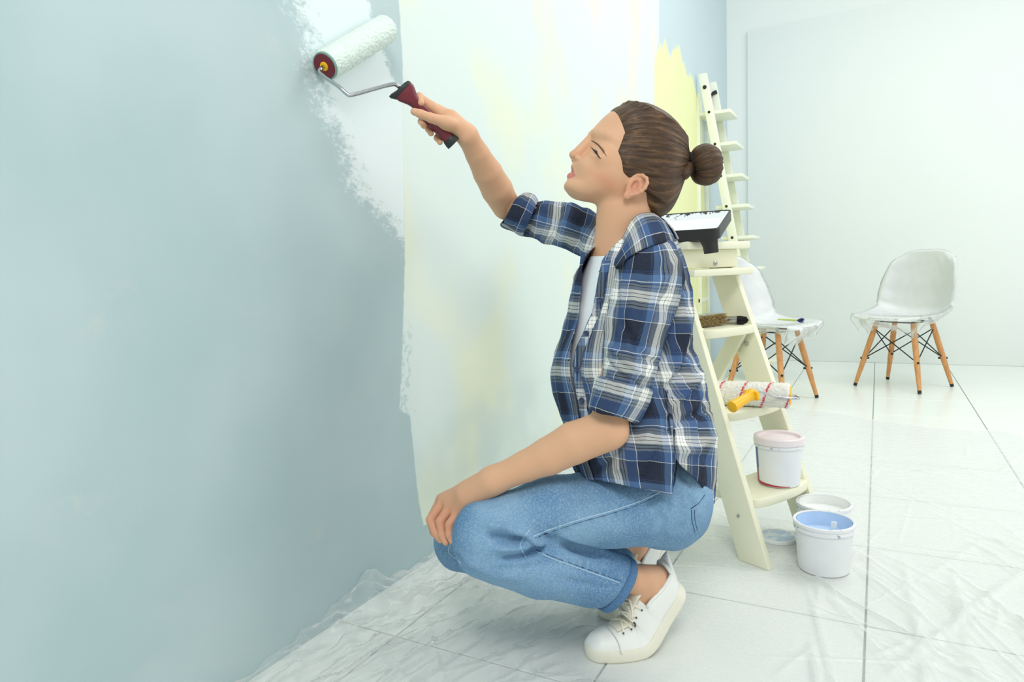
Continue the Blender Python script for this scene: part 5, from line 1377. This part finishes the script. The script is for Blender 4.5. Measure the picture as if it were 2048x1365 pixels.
# ---------------------------------------------------------------- jeans
def jeans():
    st = .0031
    lo, hi = cp(835, 1240, 1.45), cp(1450, 840, 1.45)
    G = Field((np.arange(lo[0]-.02, hi[0]+.03, st), np.arange(lo[1]-.05, hi[1]+.02, st), np.arange(1.13, 1.66, st)))
    # far leg first
    G.chain([cp(1330, 985, 1.51), cp(1200, 1015, 1.50), cp(1050, 1050, 1.485), cp(928, 1078, 1.465)], [.100, .076, .068, .066], .02)
    G.chain([cp(932, 1084, 1.465), cp(1060, 1116, 1.495), cp(1180, 1132, 1.515), cp(1240, 1142, 1.525)], [.064, .062, .056, .050], .012)
    # seat
    G.ell(cp(1322, 985, 1.44), (.096, .108, .155), None, .03)
    G.ell(cp(1312, 925, 1.44), (.100, .085, .135), None, .03)
    # near leg
    G.chain([cp(1322, 1000, 1.372), cp(1225, 1013, 1.335), cp(1100, 1024, 1.30), cp(972, 1064, 1.275)], [.0985, .0745, .0645, .0620], .022)
    G.chain([cp(974, 1086, 1.275), cp(1080, 1128, 1.298), cp(1180, 1150, 1.345), cp(1262, 1166, 1.378)], [.0655, .0635, .0590, .0520], .010)
    X, Y, Z = G.pts((slice(None),)*3)
    h0 = cp(1231, 1168, 1.365); nn = np.array([.80, -.58, .12]); nn /= np.linalg.norm(nn)
    pl = (X-h0[0])*nn[0]+(Y-h0[1])*nn[1]+(Z-h0[2])*nn[2]
    near = np.clip((1.452-Z)/.004, 0, 1)
    low = np.clip((cp(0, 1108, 1.33)[1]-Y+.22*(X-cp(1266, 0, 1.33)[0])*0)/.003, 0, 1)
    cut = np.where((near > .5) & (low > .5), pl, -1)
    G.g = np.maximum(G.g, cut.astype(np.float32))
    h1 = cp(1236, 1145, 1.52); pl = (X-h1[0])*nn[0]+(Y-h1[1])*nn[1]+(Z-h1[2])*nn[2]
    cut = np.where((Z > 1.456) & (Y < cp(0, 1075, 1.5)[1]), pl, -1); G.g = np.maximum(G.g, cut.astype(np.float32))
    V, Fc = G.mesh(); V = relax(V, Fc, 3, .5)
    if not orient_out(c2w(V), Fc): Fc = Fc[:, ::-1]
    N = vnormals(c2w(V), Fc); N = np.column_stack([N@CR, N@CU, N@CF])
    stk = [([(975, 1070), (1015, 1078), (1050, 1082)], 7, -.014), ([(965, 1050), (1010, 1056), (1060, 1072)], 9, .010), ([(985, 1098), (1030, 1098), (1062, 1090)], 9, .011), ([(1000, 1122), (1045, 1114), (1085, 1093)], 7, -.015), ([(1050, 1072), (1085, 1090), (1130, 1098)], 7, .011),
           ([(1085, 1078), (1130, 1090), (1200, 1112)], 6, -.010), ([(1070, 1100), (1110, 1112), (1170, 1122)], 9, .006), ([(1120, 1082), (1180, 1098), (1250, 1112)], 8, .004), ([(1000, 1140), (1060, 1135), (1110, 1128)], 9, -.004), ([(1120, 1160), (1180, 1170), (1225, 1180)], 8, -.004), ([(1150, 1135), (1200, 1150), (1240, 1150)], 7, -.003),
           ([(1345, 975), (1370, 1020), (1360, 1075)], 9, -.006), ([(1330, 985), (1300, 1030), (1300, 1080)], 12, .005), ([(1360, 960), (1395, 1000), (1400, 1040)], 9, .005), ([(1320, 990), (1280, 1020), (1240, 1050)], 8, -.003), ([(1350, 900), (1362, 950), (1385, 985)], 8, -.005), ([(1375, 905), (1385, 950), (1405, 975)], 8, .005),
           ([(1150, 960), (1100, 985), (1040, 1000)], 12, .003), ([(1190, 1000), (1150, 1035), (1100, 1050)], 14, .003), ([(930, 1120), (980, 1150), (1040, 1160)], 10, .004), ([(880, 1090), (905, 1110), (925, 1130)], 6, -.005),
           ([(985, 1086), (1030, 1086), (1052, 1078)], 5, -.007), ([(1050, 1114), (1080, 1102), (1090, 1092), (1130, 1094), (1200, 1114)], 5, -.008), ([(1085, 1072), (1130, 1084), (1180, 1099), (1225, 1115)], 5, -.007), ([(1300, 1000), (1330, 1045), (1325, 1085)], 6, -.004), ([(1372, 985), (1385, 1015), (1378, 1050)], 6, -.005)]
    for line in ([(1334, 982), (1280, 1007), (1225, 1026), (1160, 1044), (1100, 1064), (1068, 1077)], [(1072, 1101), (1110, 1118), (1160, 1136), (1205, 1152), (1240, 1165)]):
        Q = catmull(line, 14)                   # seam puckers
        for i in range(1, 13):
            tn = Q[i+1]-Q[i-1]; tn /= np.linalg.norm(tn); nr = np.array([-tn[1], tn[0]]); sl_ = 6+3*math.sin(i*2.1)
            stk.append(([Q[i]-nr*(sl_+7), Q[i]-nr*2], 4.5, -.0030)); stk.append(([Q[i]+nr*2+tn*9, Q[i]+nr*(sl_+2)+tn*9], 4.5, -.0022))
    V = sculpt(V, N, stk); V = V+N*(sines(V, 51, 38., 12)*.0016+sines(V, 52, 95., 14)*.0007)[:, None]
    return V, Fc
Vj, Fj = jeans()
jn = put('jeans', Vj, Fj, MAT['denim'], person); jn['label'] = 'loose light blue washed denim jeans'
jb = bvh_cam(Vj, Fj)
seam('side_seam', jb, [(1334, 978), (1280, 1003), (1225, 1022), (1160, 1040), (1100, 1060), (1066, 1074)], .0012, MAT['denim_pale'], jn, -.0004, 50)
seam('side_seam', jb, [(1336, 983), (1282, 1008), (1226, 1027), (1162, 1045), (1104, 1064), (1070, 1078)], .0007, MAT['thread'], jn, -.0003, 50)
seam('side_seam', jb, [(1072, 1103), (1110, 1120), (1160, 1138), (1205, 1154), (1240, 1167)], .0011, MAT['denim_pale'], jn, -.0004, 40)
seam('side_seam', jb, [(1072, 1100), (1110, 1116), (1160, 1134), (1205, 1150), (1242, 1163)], .0007, MAT['thread'], jn, -.0003, 40)
seam('side_seam', jb, [(1345, 890), (1344, 925), (1342, 965)], .0007, MAT['thread'], jn, 0, 16)
seam('side_seam', jb, [(1353, 892), (1353, 930), (1350, 962)], .0007, MAT['thread'], jn, 0, 16)
seam('knee_seam', jb, [(1060, 1060), (1046, 1078), (1040, 1092)], .0011, MAT['denim_pale'], jn, 0, 14)
seam('knee_seam', jb, [(1040, 1092), (1046, 1106), (1052, 1116)], .0011, MAT['denim_pale'], jn, 0, 14)
seam('knee_seam', jb, [(903, 1088), (897, 1098), (899, 1108), (912, 1118), (922, 1128)], .0010, MAT['denim_pale'], jn, 0, 20)
seam('pocket_seam', jb, [(1383, 1020), (1384, 1042), (1390, 1066)], .0008, MAT['thread'], jn, 0, 16)
seam('pocket_seam', jb, [(1389, 1020), (1390, 1042), (1395, 1062)], .0007, MAT['thread'], jn, 0, 16)
seam('pocket_seam', jb, [(1381, 1019), (1398, 1006), (1410, 990)], .0008, MAT['thread'], jn, 0, 14)
# turned hem at the ankle
def hem_band(c, nn, rad, name='leg_hem'):
    a, b, d = axes_from(nn, (0, 1, 0)); pts = []
    V, Fc = [], []; N = 60
    for i in range(N):
        th = 2*math.pi*i/N; dd = Vector(a*math.cos(th)+b*math.sin(th)); r = jb.ray_cast(Vector(c-d*.008)+dd*.16, -dd)
        R = (np.array(r[0])-(c-d*.008)) if r[0] is not None else np.array(dd)*rad
        L = np.linalg.norm(R); R = R/L; L = min(L, .058)
        pk = .0007*math.sin(i*1.9)
        for off, lf in ((-.008, .0005), (-.0075, .0028+pk), (.006, .0030+pk), (.0085, .0014), (.008, -.004), (-.004, -.006)): V.append(c+d*off+R*(L+lf))
    Fc = [(i*6+k, i*6+k+1, ((i+1) % N)*6+k+1, ((i+1) % N)*6+k) for i in range(N) for k in range(5)]
    return fix_normals(put(name, V, Fc, MAT['denim_dark'], jn))
hem_band(cp(1231, 1168, 1.365), np.array([.80, -.58, .12]), .052)

# ---------------------------------------------------------------- shoes
def shoe(bend, label):
    """laced trainer, toes on the floor and heel raised"""
    root = empty('shoe', parent=person); root['label'] = label
    LEN = .268
    ys = np.array([0, .012, .035, .07, .105, .15, .19, .225, .25, .263, .268])
    wo = np.array([.0, .026, .040, .048, .049, .0425, .037, .036, .032, .020, .0]); cxo = np.array([-.006, -.006, -.006, -.003, 0, .002, .001, 0, 0, 0, 0])
    def outline(grow=0., n=72):
        yy = np.concatenate([np.linspace(0, 1, n//2)])
        t = (1-np.cos(yy*math.pi))/2*LEN; w_ = np.interp(t, ys, wo); w_ = np.sqrt(np.maximum(0, 1-np.clip((.03-t)/.03, 0, 1)**2))*np.maximum(w_, np.interp(t, [0, .03, .24, .268], [.034, .034, .034, .03])*(1))*np.sqrt(np.maximum(0, 1-np.clip((t-.238)/.03, 0, 1)**2)); c_ = np.interp(t, ys, cxo)
        k = 1+grow
        a = [(c+w*k+grow*0, (y-LEN/2)*(1+grow*.4)+LEN/2) for c, w, y in zip(c_, w_, t)]; b = [(c-w*k, (y-LEN/2)*(1+grow*.4)+LEN/2) for c, w, y in zip(c_, w_, t)][::-1][1:-1]
        return a+b
    out = outline(0); n = len(out); V, rows = [], []
    for g_, z_ in ((-.06, .0), (-.01, .0015), (.015, .006), (.02, .015), (.015, .024), (-.02, .0265), (-.3, .026)):
        rows.append([bend((x, y, z_)) for x, y in outline(g_)])
    V = [p for r in rows for p in r]; Fc = [(r*n+i, r*n+(i+1) % n, (r+1)*n+(i+1) % n, (r+1)*n+i) for r in range(len(rows)-1) for i in range(n)]+[tuple(range(n))]
    auto_smooth(fix_normals(put('sole', V, Fc, MAT['shoe_sole'], root, world=True)), 45)
    # upper: cross sections along the foot
    NY, NT_ = 64, 40; V, idx = [], {}
    hy = [0, .006, .02, .045, .075, .105, .135, .165, .195, .225, .25, .262, .268]; hh = [.020, .034, .047, .054, .060, .069, .079, .088, .090, .078, .078, .084, .086]
    open_y = .182
    for j in range(NY+1):
        y = .001+(LEN-.002)*(j/NY); h_ = np.interp(y, hy, hh); c_ = np.interp(y, ys, cxo)
        pr = [p for p in out if p[0] >= c_-1e-9]; w_ = np.interp(y, [q[1] for q in out[:n//2]], [q[0] for q in out[:n//2]])-c_; w_ = max(w_*.955, .002)
        cut = 0. if y < open_y else min(1., (y-open_y)/.02)*1.0
        for k in range(NT_+1):
            a = math.pi*k/NT_
            if y < open_y: pw = 2.1
            else: pw = 2.6
            ca, sa = math.cos(a), math.sin(a); px_ = math.copysign(abs(ca)**(2/pw), ca); pz = sa**(2/pw)
            V.append((c_+w_*px_*(1-(.26-.30*np.clip((y-.13)/.06, 0, 1))*pz*(1 if y > .10 else y/.10)), y+.034*pz*np.clip((y-.15)/.115, 0, 1)**1.7, .022+(h_-.022)*pz))
    m = NT_+1; Fc = []
    for j in range(NY):
        y = LEN*(j/NY)
        for k in range(NT_):
            if y > open_y and y < .255 and 9 <= k < NT_-9: continue
            Fc.append((j*m+k, j*m+k+1, (j+1)*m+k+1, (j+1)*m+k))
    Vb = np.array([bend(p) for p in V])
    o = fix_normals(put('upper', Vb, Fc, MAT['shoe_leather'], root, world=True)); md = o.modifiers.new('t', 'SOLIDIFY'); md.thickness = .003; md.offset = -1
    # padded collar round the opening
    top = []
    j0 = int(open_y/LEN*NY)+1; j1 = int(.255/LEN*NY)
    for j in range(j0, j1+1): top.append(V[j*m+9])
    for k in range(9, NT_-8): top.append(V[j1*m+k])
    for j in range(j1, j0-1, -1): top.append(V[j*m+NT_-9])
    put('collar', *tube_data([bend(p) for p in top], .0036, 8), MAT['shoe_leather'], root, world=True)
    # tongue, laces, eyelets, toe seam
    tg = [(-.017, .085, .068), (.017, .085, .068)]
    Vt = [bend((x*(1+.25*t),   .056+.142*t, np.interp(  .056+.142*t, hy, hh)+.0015+.016*max(0, t-.72)+.003*(1-(x/.018)**2))) for t in np.linspace(0, 1, 14) for x in np.linspace(-.019, .019, 9)]
    Ft = [(i*9+k, i*9+k+1, (i+1)*9+k+1, (i+1)*9+k) for i in range(13) for k in range(8)]
    o = fix_normals(put('tongue', Vt, Ft, MAT['lace'], root, world=True)); md = o.modifiers.new('t', 'SOLIDIFY'); md.thickness = .003
    def top_pt(x, y, up=0.):
        h_ = np.interp(y, hy, hh); w_ = np.interp(y, ys, wo)*.955; q = min(1, abs(x)/max(w_*.95, 1e-4)); return bend((x, y, .022+(h_-.022)*(1-q**2.4)**(1/2.4)+up))
    rowsy = np.linspace(.066, .176, 7); ev = []
    for i, y in enumerate(rowsy):
        for s in (-1, 1):
            c = top_pt(s*.0265, y, .0012); c2_ = top_pt(s*.0265, y, .0045); a, b, d = axes_from(c2_-c)
            v, f = lathe_data([(0, .0008), (.0012, .0008), (.0019, .0006), (.0020, -.001)], 12)
            put('eyelet', [c+a*p[0]+b*p[1]+d*p[2] for p in v], f, MAT['eyelet'], root, world=True)
        y2 = rowsy[min(i+1, 6)]
        for s in (-1, 1):
            pts = [top_pt(s*.0255, y, .002), top_pt(s*.014, y+(y2-y)*.2, .0055), top_pt(0, y+(y2-y)*.5, .008), top_pt(-s*.014, y+(y2-y)*.8, .0055), top_pt(-s*.0255, y2, .002)]
            put('lace', *tube_data(catmull(pts, 14), .0022, 7), MAT['lace'], root, world=True)
    for s in (-1, 1):
        pts = [top_pt(0, .174, .009), top_pt(s*.012, .176, .014), top_pt(s*.022, .166, .012), top_pt(s*.025, .152, .007), top_pt(s*.012, .166, .010)]
        put('lace', *tube_data(catmull(pts, 24), .0022, 7), MAT['lace'], root, world=True)
    pts = [top_pt(x, .052-.006*(1-(x/.044)**2), .0008) for x in np.linspace(-.044, .044, 26)]
    put('toe_seam', *tube_data(pts, .0011, 6), simple('seam_grey', srgb(206, 206, 198), .7), root, world=True)
    return root
shoe(BEND_N, 'white laced trainer on the nearer foot')
shoe(BEND_F, 'white laced trainer on the farther foot')
tag(person, 'woman in a blue plaid shirt and jeans crouching and painting the wall with a roller', 'person')

# ================================================================== roller in her hand
def hand_roller():
    N0 = on_x(650, 132, WX+.033); F0 = on_x(773, 57, WX+.033)
    root = empty('paint_roller', tuple(N0)); O = np.asarray(N0)
    def rel(v): return [np.asarray(p)-O for p in v]
    ax = F0-N0; ax /= np.linalg.norm(ax)
    t = NT('paint_soaked_fleece'); o_ = t.coord(); nn = t.noise(o_, 160, 4, .6)
    t.set(Base_Color=t.mix(nn, srgb(214, 232, 224), srgb(238, 246, 240)), Roughness=.8, Specular_IOR_Level=.2); t.bump(nn, .3, .003); MAT['wet_fleece'] = t.m
    o = fuzzy_cylinder('sleeve', N0, F0, .0312, MAT['wet_fleece'], root, 9, .0009, hole=.020); o.data.transform(Matrix.Translation(-Vector(O)))
    a, b, _ = axes_from(ax)
    def disc(name, prof, mat, c):
        v, f = lathe_data(prof, 40); auto_smooth(fix_normals(from_data(name, rel([c+a*p[0]+b*p[1]-ax*p[2] for p in v]), f, mat, root)), 40)
    disc('end_rim', [(.0262, .0022), (.0285, .0022), (.0295, -.002), (.0262, -.002)], simple('green_grey_rim', srgb(122, 158, 150), .5), N0)
    disc('end_cap', [(0, .002), (.012, .0025), (.0255, .0030), (.0268, .0015), (.0268, -.006), (0, -.006)], MAT['burgundy_plastic'], N0)
    disc('hub', [(.0035, .006), (.0085, .006), (.0095, .004), (.0095, .002), (.0035, .002)], MAT['yellow_plastic'], N0)
    h0, h1 = c2w([cp(806, 180, 1.445)])[0], c2w([cp(904, 284, 1.49)])[0]
    rod = [N0+ax*.01, N0-ax*.012, N0-ax*.024+(at(668, 165, 1.41)-at(650, 136, 1.41))*.25, at(676, 172, 1.400), at(693, 187, 1.398), at(704, 190, 1.40), at(745, 179, 1.415), at(778, 170, 1.428), at(790, 169, 1.434), at(798, 174, 1.44), at(806, 182, 1.446)]
    pts = catmull(rod, 90); v, f = tube_data(list(pts), .0042, 12); auto_smooth(from_data('rod', rel(v), f, MAT['steel'], root), 60)
    d = h1-h0; L = np.linalg.norm(d); d /= L; ip = np.cross(d, CF); ip /= np.linalg.norm(ip); od = np.cross(d, ip)
    def hl(name, T, wi, wo_, mat, pw=2.0, n=28):
        V = []; 
        for t_, w1, w2 in zip(T, wi, wo_):
            for k in range(n):
                th = 2*math.pi*k/n; V.append(h0+d*L*t_+ip*w1*math.cos(th)+od*w2*math.sin(th))
        m = len(T); Fc = [(i*n+k, i*n+(k+1) % n, (i+1)*n+(k+1) % n, (i+1)*n+k) for i in range(m-1) for k in range(n)]+[tuple(range(n)), tuple((m-1)*n+k for k in range(n))]
        return auto_smooth(fix_normals(from_data(name, rel(V), Fc, mat, root)), 50)
    T = np.linspace(0, .93, 30); s = FPX/1.46
    wi = smooth_interp(T, [0, .05, .12, .2, .3, .42, .6, .8, .93], np.array([21, 22, 18, 13, 10.5, 11.5, 13, 12.5, 13])/s); wd = smooth_interp(T, [0, .1, .3, .6, .93], [.012, .0125, .0105, .0125, .012])
    hl('handle', T, wi, wd, MAT['burgundy_plastic'])
    hl('guard', [-.055, -.04, -.01, .012], np.array([12, 20, 22, 21.5])/s, [.010, .013, .0138, .0128], MAT['dark_rubber'])
    hl('end_cap', [.92, .93, 1.0, 1.035, 1.04], np.array([13, 14, 15.5, 15.5, 12])/s, [.012, .0130, .0138, .0132, .010], MAT['dark_rubber'])
    # rubber wing on the wall side of the guard
    v, f = [], []
    w0 = at(800, 172, 1.446); 
    V = []; rows = [(at(803, 188, 1.447), 12), (at(795, 192, 1.447), 11), (at(787, 194, 1.447), 8), (at(780, 195, 1.447), 3)]
    for (c, r_) in rows:
        for k in range(16):
            th = 2*math.pi*k/16; V.append(c+d*r_/s*math.cos(th)*.9+od*.011*math.sin(th)*(r_/12))
    Fc = [(i*16+k, i*16+(k+1) % 16, (i+1)*16+(k+1) % 16, (i+1)*16+k) for i in range(3) for k in range(16)]+[tuple(range(16)), tuple(48+k for k in range(16))]
    auto_smooth(fix_normals(from_data('wing', rel(V), Fc, MAT['dark_rubber'], root)), 50)
    tag(root, 'paint roller with burgundy handle held in her hand against the wall', 'paint roller')
hand_roller()
